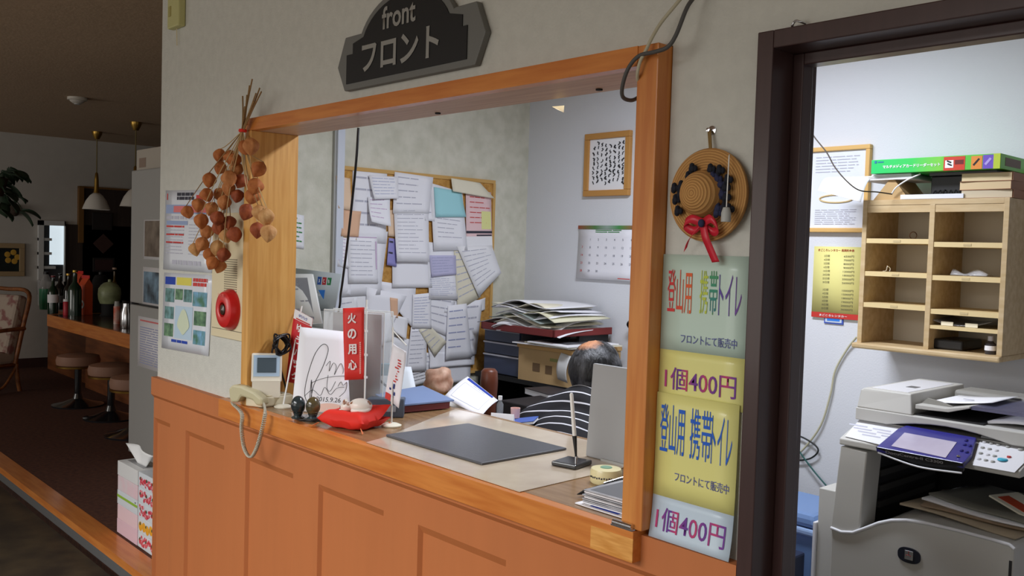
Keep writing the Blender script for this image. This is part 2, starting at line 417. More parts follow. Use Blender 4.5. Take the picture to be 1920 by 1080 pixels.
# two information posters
def poster_base(name, label, tl, tr, bl, br, mt, y=-.003):
    q = [pY(a[0], a[1], y) for a in (tl, tr, bl, br)]
    t = thing(name, label, 'poster', (q[2] + q[3]) / 2)
    sh = Sheet(q[0], q[1], q[2], (0, -1, 0), br=q[3]); sh.make('sheet', mt, t)
    return t, sh
POST = mat('glossy_poster', (226, 230, 238), .3, coat=.4)
t, sh = poster_base('information_poster', 'white text notice pinned above the photo poster, left of the dried bouquet', (311, 357), (402, 356), (306, 505), (397, 512), POST)
sh.marks(lines(.26, .03, .62, .13, 2, .8, 3, .2, 4) , INKD, t)
sh.marks([(.04, .04, .06, .12), (.66, .06, .95, .12)] + lines(.05, .44, .46, .74, 3, .22, 5, .1, 3), INKR, t, label='red printing')
sh.marks([(.03, .18, .97, .29), (.05, .38, .5, .43)], mat('pale_blue_print', (150, 168, 206), .5), t, label='blue heading band')
sh.marks([(.2, .195, .9, .275)], mat('pink_print', (226, 120, 120), .5), t, e=.0022, label='red heading')
sh.marks(lines(.05, .32, .95, .37, 1, .8, 6, .1, 8) + lines(.05, .49, .46, .82, 8, .3, 8, .3, 4) + lines(.53, .42, .95, .82, 10, .3, 9, .4, 4) + lines(.2, .87, .8, .93, 1, .9, 2, 0, 8), INK, t)
t, sh = poster_base('photo_poster', 'sightseeing poster of small photos round a pale map, beside the fire bell', (308, 511), (399, 516), (303, 652), (391, 668), POST)
sh.marks([(.04, .05, .26, .15)] + lines(.22, .86, .58, .9, 1, .9, 3, 0, 3), INKB, t); sh.marks([(.29, .05, .6, .15)], mat('yellow_print', (226, 214, 90), .5), t)
sh.marks(lines(.63, .05, .92, .16, 2, .8, 4, .1, 4), INKR, t)
PHO = [mat('photo_teal', (120, 166, 170), .4, c2=(60, 100, 92), vs=30), mat('photo_green', (120, 160, 120), .4, c2=(52, 92, 70), vs=34), mat('photo_sky', (130, 182, 222), .4, c2=(70, 120, 90), vs=22)]
for i, rc in enumerate([(.05, .2, .25, .38), (.27, .2, .43, .34), (.45, .2, .62, .36), (.64, .22, .92, .4), (.05, .44, .25, .6), (.05, .66, .25, .83), (.68, .46, .92, .64), (.68, .7, .92, .88)]):
    sh.marks([rc], PHO[(0, 1, 0, 2, 0, 1, 1, 2)[i]], t, name='photo')
sh.marks([(.28, .42, .65, .84)], mat('map_sea', (190, 214, 232), .4), t, name='map'); 
b = MB(); cc = sh.p(.47, .63); 
b.poly([sh.p(.47 + .12 * math.cos(a) * (1 + .15 * math.sin(3 * a)), .62 + .15 * math.sin(a) * (1 + .12 * math.cos(4 * a)), .003) for a in [2 * PI * k / 20 for k in range(20)]])
b.build('map_island', mat('map_land', (214, 224, 196), .5), t)
# fire alarm panel
t = thing('fire_alarm_panel', 'beige wall panel with speaker grille and round red bell', 'fire alarm', (-3.07, -.01, 1.25))
b = MB(); b.bb((-3.205, -.012, 1.252), (-2.942, 0, 1.70)); b.build('panel', BEIGE, t, bevel=.002)
b = MB(); b.bb((-3.195, -.0135, 1.282), (-2.95, -.0115, 1.284)); b.build('seam', mat('panel_gap', (120, 110, 90), .8), t)
b = MB()
for k in range(17): b.bb((-3.10, -.0135, 1.405 + k * .008), (-3.0, -.0115, 1.4085 + k * .008))
b.build('speaker_grille', mat('grille_shadow', (150, 140, 116), .8), t)
Mx = Matrix.Rotation(R(90), 3, 'X')
bc = pY(429.5, 580.5, -.02)
b = MB(); b.lathe([(.0, -.012), (.072, -.012), (.073, .01), (.062, .03), (.04, .038), (.026, .034), (.022, .02), (0, .02)], bc + V((0, .008, 0)), 40, Mx); bell = b.build('bell', RED, t, smooth=40)
b = MB(); b.lathe([(0, .0), (.021, .0), (.018, .012), (0, .016)], bc + V((0, -.014, 0)), 20, Mx); b.build('lamp_lens', mat('dark_lens', (58, 40, 30), .2), bell, smooth=40)
text('消火栓', bc + V((0, -.0305, .052)), (1, 0, 0), (0, 0, 1), .05, .013, mat('bell_letter', (226, 120, 110), .4), bell, depth=.002)
# laminated sales posters
SG = mat('poster_green', (192, 212, 198), .35, coat=.2); SY = mat('poster_yellow', (226, 220, 138), .35, coat=.2); SBL = mat('poster_blue', (196, 212, 226), .35, coat=.2)
def sales(name, label, X0, X1, Z0, Z1, y, stops, mats6, strip):
    t = thing(name, label, 'poster', ((X0 + X1) / 2, y, Z0))
    sh = Sheet((X0, y, Z1), (X1, y, Z1), (X0, y, Z0), (0, -1, 0), curl=(lambda u, v: .012 * v ** 6 + .004 * v * u) if strip else None)
    for (v0, v1, mt) in stops: MB().grid(lambda u, v: sh.p(u, v), 4, 6, 0, 1, v0, v1).build('sheet', mt, t, solid=.001, smooth=60)
    return t, sh
PURP = ramp_mat('purple_letter', 0, [(0, (150, 50, 130)), (.3, (190, 50, 100)), (.6, (120, 50, 140)), (1, (90, 40, 140))], .045, .5, 1)
NAVYL = mat('navy_letter', (86, 92, 150), .5)
HUE = [ramp_mat('letter_red_orange', 0, [(0, (196, 30, 56)), (.5, (206, 40, 50)), (.75, (222, 90, 40)), (1, (228, 110, 40))], .16, .5, 0, 1.0),
       mat('letter_yellow_green', (186, 200, 62), .5), ramp_mat('letter_green_teal', 2, [(0, (40, 120, 130)), (.5, (50, 140, 110)), (1, (70, 150, 80))], .09, .5, 1), ramp_mat('letter_violet', 0, [(0, (40, 70, 160)), (1, (110, 60, 150))], .1, .5, 0, .2), mat('letter_blue', (26, 92, 196), .5)]
X0, X1 = -1.136, -.935; ZT = 1.60
t, sh = sales('sales_poster', 'upper laminated price poster, pale green over yellow, under the straw hat', X0, X1, 1.312, ZT, -.004, [(0, .655, SG), (.655, 1.0, SY)], None, False)
text_on(sh, '登山用', .07, .10, .36, .40, HUE[0], t); text_on(sh, '携', .455, .10, .545, .39, HUE[1], t); text_on(sh, '帯', .56, .10, .655, .39, HUE[2], t); text_on(sh, 'トイレ', .67, .12, .92, .39, HUE[3], t)
text_on(sh, 'フロントにて販売中', .25, .535, .89, .60, NAVYL, t, bold=.006)
text_on(sh, '1個400円', .075, .77, .90, .925, PURP, t, bold=.006)
t, sh = sales('sales_poster', 'lower laminated price poster, yellow over pale blue, beside the door frame', -1.136, -.944, 1.035, 1.325, -.008, [(0, .71, SY), (.71, 1.0, SBL)], None, True)
text_on(sh, '登山用', .06, .07, .37, .41, HUE[4], t); text_on(sh, '携帯', .44, .07, .70, .41, HUE[4], t); text_on(sh, 'トイレ', .70, .09, .94, .41, HUE[4], t)
text_on(sh, 'フロントにて販売中', .27, .52, .93, .585, NAVYL, t, bold=.006)
text_on(sh, '1個400円', .07, .78, .93, .94, PURP, t, bold=.006)
# straw hat
hc = pY(1329, 366, -.012)
STRAW = mat('straw', (222, 168, 98), .55, c2=(182, 126, 66), vs=16, bump=.8, bs=120, stretch=(1, 1, 3))
nt = STRAW.node_tree; bs_ = nt.nodes['Principled BSDF']; tc = nm(STRAW, 'ShaderNodeTexCoord')
wv = nm(STRAW, 'ShaderNodeTexWave'); wv.wave_type = 'RINGS'; wv.rings_direction = 'Y'; wv.inputs['Scale'].default_value = 62; wv.inputs['Distortion'].default_value = 1.2; wv.inputs['Detail Scale'].default_value = 30
nt.links.new(tc.outputs['Object'], wv.inputs['Vector'])
rg = nm(STRAW, 'ShaderNodeValToRGB'); rg.color_ramp.elements[0].color = lin((182, 128, 70)); rg.color_ramp.elements[1].color = lin((222, 168, 100)); nt.links.new(wv.outputs['Fac'], rg.inputs[0]); nt.links.new(rg.outputs[0], bs_.inputs['Base Color'])
bp = nm(STRAW, 'ShaderNodeBump'); bp.inputs['Strength'].default_value = .7; bp.inputs['Distance'].default_value = .003; nt.links.new(wv.outputs['Fac'], bp.inputs['Height']); nt.links.new(bp.outputs[0], bs_.inputs['Normal'])
t = thing('straw_hat', 'small straw hat with dark flowers and red ribbon hanging on wall', 'hat', (hc.x - .003, -.02, hc.z + .001))
b = MB(); prof = [(.0, .0), (.088, .0), (.0885, .004)] + [(.087 - .0035 * k, .006 + (.0016 if k % 2 else 0) + .0002 * k) for k in range(12)] + [(.045, .009)]
b.lathe(prof, (hc.x, -.012, hc.z), 48, Mx); b.build('brim', STRAW, t, smooth=60)
b = MB(); pr = []
for k in range(17):
    a = R(90 * k / 16); r = .044 * math.cos(a) ** .7; pr.append((r + (.0012 if k % 2 else 0) * math.cos(a), .006 + .042 * math.sin(a)))
b.lathe(pr, (hc.x - .004, -.015, hc.z + .002), 36, Mx); b.build('crown', STRAW, t, smooth=60)
FL = [mat('flower_black', (30, 32, 42), .9), mat('flower_navy', (44, 48, 78), .9)]
for (dx, dz, k) in ((-.062, -.008, 0), (-.052, .002, 0), (-.066, .014, 0), (-.056, -.03, 0), (-.05, .018, 0), (-.034, .035, 0), (-.026, .05, 0), (.016, .047, 0), (.022, .034, 1), (.036, .044, 0), (.032, .028, 1), (.04, .018, 1), (.05, .012, 0), (.054, .026, 0), (.044, .0, 1), (.052, -.006, 0), (.05, -.024, 0), (.036, -.026, 1), (.034, -.034, 1), (.06, -.028, 0)):
    b = MB(); c = V((hc.x + dx, -.03, hc.z + dz))
    for q in range(9):
        a = 2 * PI * q / 6 + q; rr = .0055 if q < 6 else .002
        b.ell(c + V((rr * math.cos(a), -.003 * (q > 5), rr * math.sin(a))), (.005, .005, .006), 8, 5)
    b.build('flower', FL[k], t, smooth=60)
RB = mat('red_ribbon', (206, 40, 58), .35)
def strip(b, pts, wv, tw=0):
    pts = spline(pts, 5); a = [b.v(p - wv * .5) for p in pts]; c = [b.v(p + wv * .5) for p in pts]
    for i in range(len(pts) - 1): b.f([a[i], c[i], c[i + 1], a[i + 1]])
k0 = V((hc.x + .004, -.032, hc.z - .054))
b = MB()
strip(b, [k0, k0 + V((-.022, -.008, .008)), k0 + V((-.04, -.004, -.002)), k0 + V((-.024, .004, -.014)), k0], V((.004, 0, .016)))
strip(b, [k0, k0 + V((.022, -.008, .008)), k0 + V((.036, -.004, -.008)), k0 + V((.02, .004, -.016)), k0], V((-.004, 0, .016)))
b.build('ribbon_bow', RB, t, smooth=60, solid=.0008)
b = MB(); strip(b, [k0, k0 + V((-.02, -.003, -.02)), k0 + V((-.036, .004, -.034)), k0 + V((-.046, .01, -.05))], V((.008, 0, .010)))
strip(b, [k0, k0 + V((.008, -.003, -.025)), k0 + V((.015, .002, -.045)), k0 + V((.026, .008, -.072))], V((.016, 0, .002))); b.build('ribbon_tail', RB, t, smooth=60, solid=.0008)
b = MB(); b.ell(k0 + V((0, -.006, 0)), (.007, .005, .008), 10, 6); b.build('flower', FL[1], t, smooth=60)
b = MB(); tp = pY(1331, 244, -.008)
b.tube([(hc.x + .002, -.016, hc.z + .08), (tp.x - .002, -.01, tp.z)], .002, 6); b.tube([(hc.x + .005, -.016, hc.z + .08), (tp.x + .002, -.01, tp.z)], .002, 6); b.build('hanging_loop', mat('raffia', (140, 112, 66), .8), t)
b = MB(); b.lathe([(0, 0), (.009, 0), (.009, .002), (.003, .004), (.0025, .014), (.004, .015), (0, .016)], (tp.x, 0, tp.z), 12, Mx); b.build('wall_hook', CHROME, None, smooth=40, top=('clear round hook holding the straw hat loop', 'hook'))
# pull cord
a, c = pY(1367, 292, -.03), pY(1362, 388, -.045)
t = thing('pull_cord', 'thin white pull cord with grey end hanging over the straw hat', 'cord', pY(1362, 408, -.05))
b = MB(); b.tube([pY(1368, 288, -.002), a, c], .0012, 5); b.build('string', WHITE, t)
b = MB(); q = pY(1362, 388, -.048); b.lathe([(0, 0), (.009, 0), (.009, .016), (.006, .026), (0, .027)], q - V((0, 0, .027)), 14); b.build('pull_knob', GREY, t, smooth=40)
# hook over the door
q = pY(1500, 47, -.005); b = MB(); b.tube(spline([q + V((-.008, .005, .0)), q + V((-.008, -.012, -.004)), q + V((0, -.016, .004)), q + V((.008, -.012, .002)), q + V((.012, -.002, 0))], 5), .0022, 6)
b.build('wall_hook', CHROME, None, smooth=60, top=('bent wire hook on the wall above the dark door frame', 'hook'))
# cables at the hatch corner
def cable(name, label, pts, r, mt, cat='cable', seg=7, n=8): return MB().tube(spline(pts, n), r, seg).build(name, mt, None, smooth=60, top=(label, cat))
cable('cable', 'grey cable looping down into the hatch corner', [V((pY(1310, -22, -.03).x + .10, -.008, HC)), V((pY(1310, -22, -.03).x + .075, -.02, 2.4)), V((pY(1310, -22, -.03).x + .05, -.026, 2.26)), V((pY(1310, -22, -.03).x + .022, -.029, 2.175)), pY(1310, -22, -.03), pY(1288, 15, -.05), pY(1268, 65, -.06), pY(1252, 88, -.062), pY(1228, 97, -.064), pY(1200, 104, -.058), pY(1182, 122, -.056), pY(1171, 146, -.054), pY(1166, 172, -.045), pY(1170, 184, -.03), pY(1185, 188, 0), pY(1204, 178, .03), pY(1216, 170, .06)], .0042, mat('grey_cable', (82, 80, 78), .6))
cable('cable', 'cream cable tucked behind the hatch corner post', [V((pY(1290, -22, -.02).x + .08, -.006, HC)), V((pY(1290, -22, -.02).x + .06, -.012, 2.4)), V((pY(1290, -22, -.02).x + .045, -.016, 2.26)), V((pY(1290, -22, -.02).x + .022, -.018, 2.175)), pY(1290, -22, -.02), pY(1272, 3, -.03), pY(1240, 42, -.04), pY(1222, 72, -.052), pY(1211, 95, -.058), pY(1201, 114, -.056), pY(1196, 134, -.054), pY(1196, 150, -.04), pY(1203, 163, -.015), pY(1216, 172, .03)], .0036, mat('cream_cable', (190, 182, 156), .6))
# dried chinese-lantern bouquet
STEM = mat('dry_stem', (150, 118, 76), .9); STEM2 = mat('dry_stem_pale', (196, 166, 118), .9)
LANT = [mat('lantern_%d' % i, c, .75, c2=d, vs=40, lo=.3, hi=.7, bump=.6, bs=90) for i, (c, d) in enumerate([((198, 122, 64), (164, 88, 40)), ((206, 140, 84), (176, 104, 54)), ((172, 88, 48), (128, 58, 32)), ((214, 166, 108), (190, 132, 76))])]
tie = pY(455, 245, -.06)
bq = thing('dried_bouquet', 'bouquet of dried orange lantern pods hanging beside the hatch', 'bouquet', (tie.x, -.05, 1.48))
pods = [(460, 277, 0), (433, 296, 0), (412, 292, 0), (470, 275, 1), (413, 315, 0), (443, 318, 1), (392, 338, 0), (430, 335, 1), (452, 340, 2), (388, 366, 0), (412, 365, 1), (372, 385, 0), (352, 398, 0), (445, 368, 2), (420, 380, 1), (397, 392, 1), (378, 415, 0), (408, 410, 2), (430, 418, 2), (387, 436, 1), (410, 428, 2), (424, 443, 3), (366, 468, 3), (378, 458, 1), (407, 465, 3), (419, 478, 2), (392, 478, 0), (398, 494, 0), (412, 500, 1), (440, 440, 2), (485, 318, 0), (478, 350, 0), (462, 398, 2), (488, 400, 3), (500, 408, 3), (482, 432, 2), (503, 438, 3), (473, 368, 0), (428, 354, 1), (440, 300, 0)]
rd = random.Random(11)
for i, (px, py, k) in enumerate(pods):
    dep = -.045 - .06 * rd.random() if px < 455 else -.075 - .035 * rd.random()
    c = pY(px, py, dep); s = .0255 + .005 * rd.random()
    ax = V((rd.uniform(-.6, .6), rd.uniform(-.5, .2), -1)).normalized(); Mr = ax.to_track_quat('Z', 'Y').to_matrix()
    b = MB(); rows = 10; seg = 20; rings = []
    for j in range(rows + 1):
        tt = j / rows; rr = s * (math.sin(PI * min(1, tt * 1.0)) ** .75) * (1.0 - .42 * tt); ring = []
        for q in range(seg):
            a = 2 * PI * q / seg; r2 = rr * (.86 + .26 * abs(math.cos(2.5 * a)) ** 1.5 + .03 * math.sin(9 * tt + 3 * a)) + .0006
            ring.append(b.v(c + Mr @ V((r2 * math.cos(a), r2 * math.sin(a), (tt - .5) * s * 2.0))))
        rings.append(ring)
    for A, B in zip(rings, rings[1:]):
        for q in range(seg): b.f([A[q], A[(q + 1) % seg], B[(q + 1) % seg], B[q]])
    pod = b.build('lantern_pod', LANT[k], bq, smooth=70)
    if i % 2 == 0 or px > 470:
        top = c - ax * s
        mid = tie.lerp(top, .5) + V((rd.uniform(-.02, .02), rd.uniform(-.02, .0), -.02))
        MB().tube(spline([tie, mid, top], 5), .0016, 5).build('stem', STEM2 if i % 3 else STEM, bq, smooth=60)
for i, (px, py) in enumerate(((473, 148), (468, 160), (487, 165), (455, 180), (480, 175), (463, 178), (490, 172), (476, 190), (459, 200))):
    e = pY(px, py, -.05 - .004 * i)
    MB().tube(spline([tie + V((rd.uniform(-.01, .01), 0, 0)), tie.lerp(e, .5) + V((rd.uniform(-.006, .006), 0, 0)), e], 4), .0026, 6).build('stem', STEM, bq, smooth=60)
b = MB(); b.lathe([(.012, -.005), (.014, 0), (.012, .005)], tie, 12); b.build('tie', REDC, bq)
b = MB(); b.tube([(tie.x, -.056, tie.z + .02), (tie.x, 0, tie.z + .03)], .002, 6); b.build('hanging_wire', CHROME, bq)
# ================================================================== ON THE COUNTER
def RM(rz): return Matrix.Rotation(rz, 3, 'Z')
C0 = CZ + .0005
# telephone with a tilted display
PHB = mat('phone_beige', (222, 212, 182), .45); PHO2 = mat('phone_olive', (196, 188, 152), .45)
t = thing('telephone', 'beige corded desk telephone with a tilted display at the left end of the counter', 'telephone', (-2.81, .03, C0))
b = MB(); b.prism([(-2.849, -.047, C0), (-2.79, -.016, C0), (-2.798, .105, C0), (-2.849, .105, C0)], (0, 0, .034)); b.build('body', PHB, t, bevel=.005)
b = MB(); b.prism([(-2.846, -.02, C0 + .034), (-2.795, .01, C0 + .034), (-2.80, .095, C0 + .034), (-2.846, .095, C0 + .034)], (0, 0, .004)); b.build('keypad_plate', PHB, t, bevel=.001)
b = MB()
for i in range(3):
    for j in range(4): b.box((-2.836 + i * .013, .018 + j * .018, C0 + .0395), (.008, .010, .004))
b.build('keypad', mat('key_grey', (186, 178, 152), .5), t)
ha, hb = V((-2.893, -.071, C0)), V((-2.777, -.014, C0)); hu = (hb - ha).normalized(); hn = V((hu.y, -hu.x, 0))
hl = (hb - ha).length
prof = [(0, .03), (-.004, .058), (.012, .072), (.05, .070), (.10, .054), (hl + .004, .034), (hl + .006, .012), (hl - .02, .010), (hl - .034, .026), (.05, .036), (.036, .014), (.006, .012)]
b = MB(); b.prism([ha + hu * x + V((0, 0, z)) - hn * .020 for x, z in prof], hn * .040); b.build('handset', PHO2, t, bevel=.007)
path = spline([hb + V((.004, -.006, .02)), pY(497, 775, -.075), pY(489, 815, -.078), pY(479, 845, -.078), pY(469, 857, -.078), pY(458, 840, -.078), pY(453, 805, -.078), pY(453, 775, -.078), ha + V((.01, -.012, .012))], 20)
co = []
for i in range(len(path) - 1):
    tg = (path[i + 1] - path[i]); nn = tg.normalized()
    for k in range(4):
        ph = (i * 4 + k) * 2 * PI / 7.0; ed = min(i, len(path) - 2 - i); rr = .0056 * min(1, ed / 6)
        co.append(path[i] + tg * (k / 4) + V((1, 0, 0)).cross(nn).normalized() * (rr * math.sin(ph)) + V((1, 0, 0)) * (rr * math.cos(ph)))
MB().tube(co, .0021, 5).build('coiled_cord', mat('cord_grey', (184, 178, 160), .5), t, smooth=80)
fx = V((.50, .866, 0)).normalized(); nx = V((fx.y, -fx.x, 0))
upv = (V((0, 0, 1)) - nx * .16).normalized()
dc = pY(500, 688, .012); dc = CAM + (dc - CAM) * 1.0
b = MB(frame(dc, fx, upv)); b.box((0, .006, -.002), (.100, .012, .098)); ds = b.build('display', mat('warm_white', (232, 226, 210), .5), t, bevel=.005)
b = MB(frame(dc, fx, upv)); b.box((0, -.0005, .004), (.086, .002, .072)); b.build('bezel', mat('pale_blue_bezel', (176, 200, 222), .4), ds)
b = MB(frame(dc, fx, upv)); b.box((.0, -.0022, .006), (.062, .002, .050)); b.build('screen', mat('dark_screen', (74, 88, 98), .15), ds)
b = MB(); b.prism([V((dc.x, dc.y, C0 + .03)) - fx * .046 - nx * .004, V((dc.x, dc.y, C0 + .03)) + fx * .046 - nx * .004, V((dc.x, dc.y, C0 + .03)) + fx * .046 + nx * .012, V((dc.x, dc.y, C0 + .03)) - fx * .046 + nx * .012], (0, 0, dc.z - .045 - C0 - .03)); b.build('display_neck', mat('warm_white', (232, 226, 210), .5), t)
# cable tangle
b = MB(); rd = random.Random(4); c = pX(527, 645, -2.815)
pts_ = []
for k in range(26): a_ = k * 1.9; pts_.append(c + V((rd.uniform(-.02, .02), .032 * math.cos(a_) + rd.uniform(-.008, .008), .05 * math.sin(a_) * rd.uniform(.5, 1))))
b.tube(spline(pts_ + [V((c.x, c.y + .02, CZ + .06)), V((c.x, c.y + .03, CZ + .004)), V((c.x + .02, c.y + .15, CZ + .004))], 8), .0034, 6)
b.build('cable_bundle', BLACK, None, smooth=60, top=('bundled black power cord by the left jamb behind the red banner', 'cable'))
# mini banners
def banner_stand(name, label, base, top, cat='banner'):
    t = thing(name, label, cat, base)
    b = MB(); b.lathe([(0, 0), (.03, 0), (.031, .004), (.02, .009), (0, .011)], base, 24); b.build('base', mat('ivory_plastic', (236, 232, 212), .45), t, smooth=40)
    b = MB(); b.tube([V(base) + V((0, 0, .008)), top], .0028, 8); b.build('pole', WHITE, t)
    return t
def crossbar(t, a, c): MB().tube([a, c], .0018, 6).build('crossbar', WHITE, t)
cb = V((.72, .69, 0)).normalized()     # roughly across the view
# parcel banner, red with white head
Y1 = .098; base = pZ(531, 764, C0); base = V((base.x, base.y, C0))
q = [pY(553, 579, Y1 + .012), pY(587, 597, Y1 + .045), pY(535, 716, Y1), pY(573, 722, Y1 + .035)]
t = banner_stand('mini_banner', 'tilted red mini banner with white head at left of the autograph card', base, pY(566, 574, Y1 + .05))
sh = Sheet(q[0], q[1], q[2], (cb.y, -cb.x, 0), br=q[3], curl=lambda u, v: .004 * math.sin(5 * v + u))
sh.make('flag', mat('banner_red', (206, 38, 48), .55), t)
sh.marks([(0, 0, 1, .125)], mat('banner_white', (236, 236, 240), .6), t, name='head_panel', e=.0012, label='white head panel')
uu = (q[1] - q[0]).normalized(); uz = (q[0] - q[2]).normalized()
text('ゆうパック', sh.p(.5, .055, .0025), uu, uz, .036, .011, INKB, t, depth=.001, bold=.02)
sh.marks([(.15, .1, .9, .118)], INKR, t, name='underline', e=.003)
for k, ch in enumerate('ゆうパック'): text(ch, sh.p(.42, .22 + k * .17, .003), uu, uz, .028, .028, mat('banner_letter', (240, 232, 232), .6), t, depth=.001, bold=.03)
# fire-care banner
Y2 = .155
q = [pY(643, 578, Y2), pY(683, 576, Y2 + .045), pY(646, 713, Y2), pY(682, 711, Y2 + .045)]
pb = pZ(683, 778, C0); base = V((pb.x, pb.y, C0))
t = banner_stand('mini_banner', 'upright red mini banner of white characters beside the red cushion', base, pY(688, 562, Y2 + .05))
sh = Sheet(q[0], q[1], q[2], (cb.y, -cb.x, 0), br=q[3], curl=lambda u, v: .002 * math.sin(6 * v)); sh.make('flag', mat('banner_vermilion', (222, 52, 46), .55), t)
uu = (q[1] - q[0]).normalized(); uz = (q[0] - q[2]).normalized()
for k, ch in enumerate('火の用心'): text(ch, sh.p(.43, .145 + k * .215, .003), uu, uz, .030, .034, mat('banner_letter', (240, 232, 232), .6), t, depth=.001, bold=.035)
sh.marks([(.78, .48 + k * .028, .86, .50 + k * .028) for k in range(16)], mat('banner_fine_print', (240, 170, 160), .6), t, name='fine_print', e=.003)
b = MB()
for k in range(4):
    z = q[1].lerp(q[3], (.02, .33, .66, .97)[k]); b.box(z + V((.004, .004, 0)), (.016, .006, .007))
b.build('clip', mat('clear_clip', (226, 226, 226), .3), t)
# white drooping flag
base = pZ(734, 799, C0); base = V((base.x, base.y, C0))
tp2 = V((base.x - .004, base.y, base.z + .305))
t = banner_stand('mini_flag', 'white drooping mini flag on a round base beside the red cushion', base, tp2)
y3 = base.y - .004
q = [pY(737, 644, y3), pY(762, 660, y3 + .01), pY(722, 746, y3), pY(748, 765, y3 + .01)]
sh = Sheet(q[0], q[1], q[2], (cb.y, -cb.x, 0), br=q[3], curl=lambda u, v: .006 * math.sin(4 * u + 3 * v)); sh.make('flag', mat('flag_white', (234, 232, 238), .6), t)
rd = random.Random(5)
sh.marks([(.38 + .2 * rd.random(), .2 + .05 * k, .5 + .25 * rd.random(), .225 + .05 * k) for k in range(9)], INKR, t, name='red_strokes', e=.003, label='small red strokes')
sh.marks([(.42, .66, .52, .75), (.2, .76, .32, .8), (.5, .8, .6, .86), (.35, .88, .5, .92)], mat('navy_print', (36, 52, 120), .6), t, name='blue_strokes', e=.003, label='blue strokes')
sh.marks([(.0, .88, .35, 1.0)], INKR, t, name='corner_patch', e=.0022, label='red corner')
crossbar(t, tp2 - V((0, 0, .01)), q[1] + V((0, 0, .02)))
# acrylic stand and autograph card
ud = V((math.cos(R(27)), math.sin(R(27)), 0)); nd = V((ud.y, -ud.x, 0))
A = pY(551, 566, .19); ac = V((-2.66, .2, C0))
q0 = pZ(552, 780, C0); 
t = thing('acrylic_stand', 'tall clear acrylic holder behind the autograph card', 'stand', (-2.60, .22, C0))
Fm = frame((-2.632, .235, C0), ud, (0, 0, 1))
b = MB(Fm); b.box((0, 0, .165), (.235, .003, .33)); b.box((0, .06, .165), (.235, .003, .33)); b.box((0, .03, .002), (.235, .057, .003)); b.box((-.116, .03, .165), (.003, .057, .33)); b.box((.116, .03, .165), (.003, .057, .33))
b.build('holder', ACRY, t)
b = MB(Fm)
for y_ in (0, .06):
    b.tube([(-.117, y_, .33), (.117, y_, .33)], .0018, 6); b.tube([(-.117, y_, 0), (-.117, y_, .33)], .0014, 6); b.tube([(.117, y_, 0), (.117, y_, .33)], .0018, 6)
b.build('bright_rim', mat('acrylic_edge', (226, 232, 232), .2), t, label='bright polished rims')
b = MB(Fm); b.box((-.005, .032, .165), (.19, .004, .31)); b.build('grey_insert', mat('insert_grey', (168, 170, 176), .6), t, label='pale grey sheet in the holder')
# card
tl, tr, bl, br = pY(563, 613, .075), pY(648, 622, .19), pY(547, 770, .035), pY(657, 778, .16)
bl.z = br.z = C0 + .002
t = thing('autograph_card', 'signed white autograph board dated in pen, propped on the counter', 'card', (bl + br) / 2)
nn = (tr - tl).cross(tl - bl).normalized()
sh = Sheet(tl, tr, bl, nn, br=br); sh.make('board', PAPERB, t, solid=.003)
b = MB()
def stroke(pts, r=.0007): b.tube(spline([sh.p(u, v, .0022) for u, v in pts], 7), r, 5)
stroke([(.26, .90), (.2, .78), (.24, .55), (.36, .3), (.52, .18), (.62, .24), (.52, .45), (.36, .68), (.3, .9), (.31, .62), (.33, .86)], .0009)
stroke([(.2, .82), (.34, .74), (.48, .80), (.56, .70), (.66, .78), (.78, .70), (.92, .68)])
stroke([(.58, .44), (.66, .38), (.64, .5), (.72, .4), (.78, .44), (.74, .54), (.86, .4), (.92, .46), (.9, .52)])
stroke([(.3, .66), (.5, .6), (.74, .56), (1.0, .54)]); stroke([(.62, .55), (.6, .7), (.66, .74), (.76, .62)])
stroke([(.8, .68), (.86, .62), (.9, .66), (.97, .62), (.94, .72), (.82, .80)])
b.build('signature', mat('pen_black', (26, 26, 34), .5), t, smooth=80)
text_on(sh, '2015.9.26', .40, .815, .84, .87, mat('pen_black', (26, 26, 34), .5), t, e=.0024, shear=.2)
pk = MB(); pk.poly([sh.p(.66 + .32 * math.cos(a), .985 - .10 * math.sin(a) if math.sin(a) > 0 else .995, .002) for a in [PI * k / 16 for k in range(17)]]); pk.build('peach_wash', mat('peach_wash', (242, 204, 190), .8), t)
# stone eggs
STN = [mat('stone_dark', (58, 70, 72), .18, c2=(26, 30, 34), vs=30, coat=.5), mat('stone_brown', (110, 96, 62), .18, c2=(52, 48, 34), vs=30, coat=.5)]
for i, (px, py, lab) in enumerate(((552, 786, 'dark green polished stone egg on a small cup, nearest the telephone'), (580, 788, 'brown polished stone egg on a small cup, nearest the red cushion'))):
    c = pZ(px, py, C0 + .008); c = V((c.x, c.y + .012, C0 + .0105)); t = thing('stone_egg', lab, 'ornament', c, 0, 'stone eggs on the counter')
    MB().lathe([(0, 0), (.02, 0), (.021, .004), (.012, .009), (.016, .018), (.014, .018), (.006, .012), (0, .012)], c, 20).build('cup', STN[0], t, smooth=40)
    pr = [(.0225 * math.sin(PI * k / 14) * (1 - .12 * (k / 14 - .5)), .012 + .029 * (1 - math.cos(PI * k / 14))) for k in range(15)]
    MB().lathe(pr, c, 24).build('egg', STN[i], t, smooth=60)
c = pZ(575, 787, C0); b = MB(); b.lathe([(0, 0), (.05, 0), (.052, .004), (.05, .01), (0, .01)], (0, 0, 0), 32); 
for v in b.bm.verts: v.co = V((v.co.x * .8, v.co.y * 1.0, v.co.z)) ; v.co = RM(R(38)) @ V((v.co.x * 1.35, v.co.y * .62, v.co.z)) + V((c.x + .004, c.y + .014, C0))
b.build('oval_tray', mat('dark_tray', (54, 56, 60), .2, coat=.5), None, smooth=40, top=('dark glossy oval tray under the two stone eggs', 'tray'))
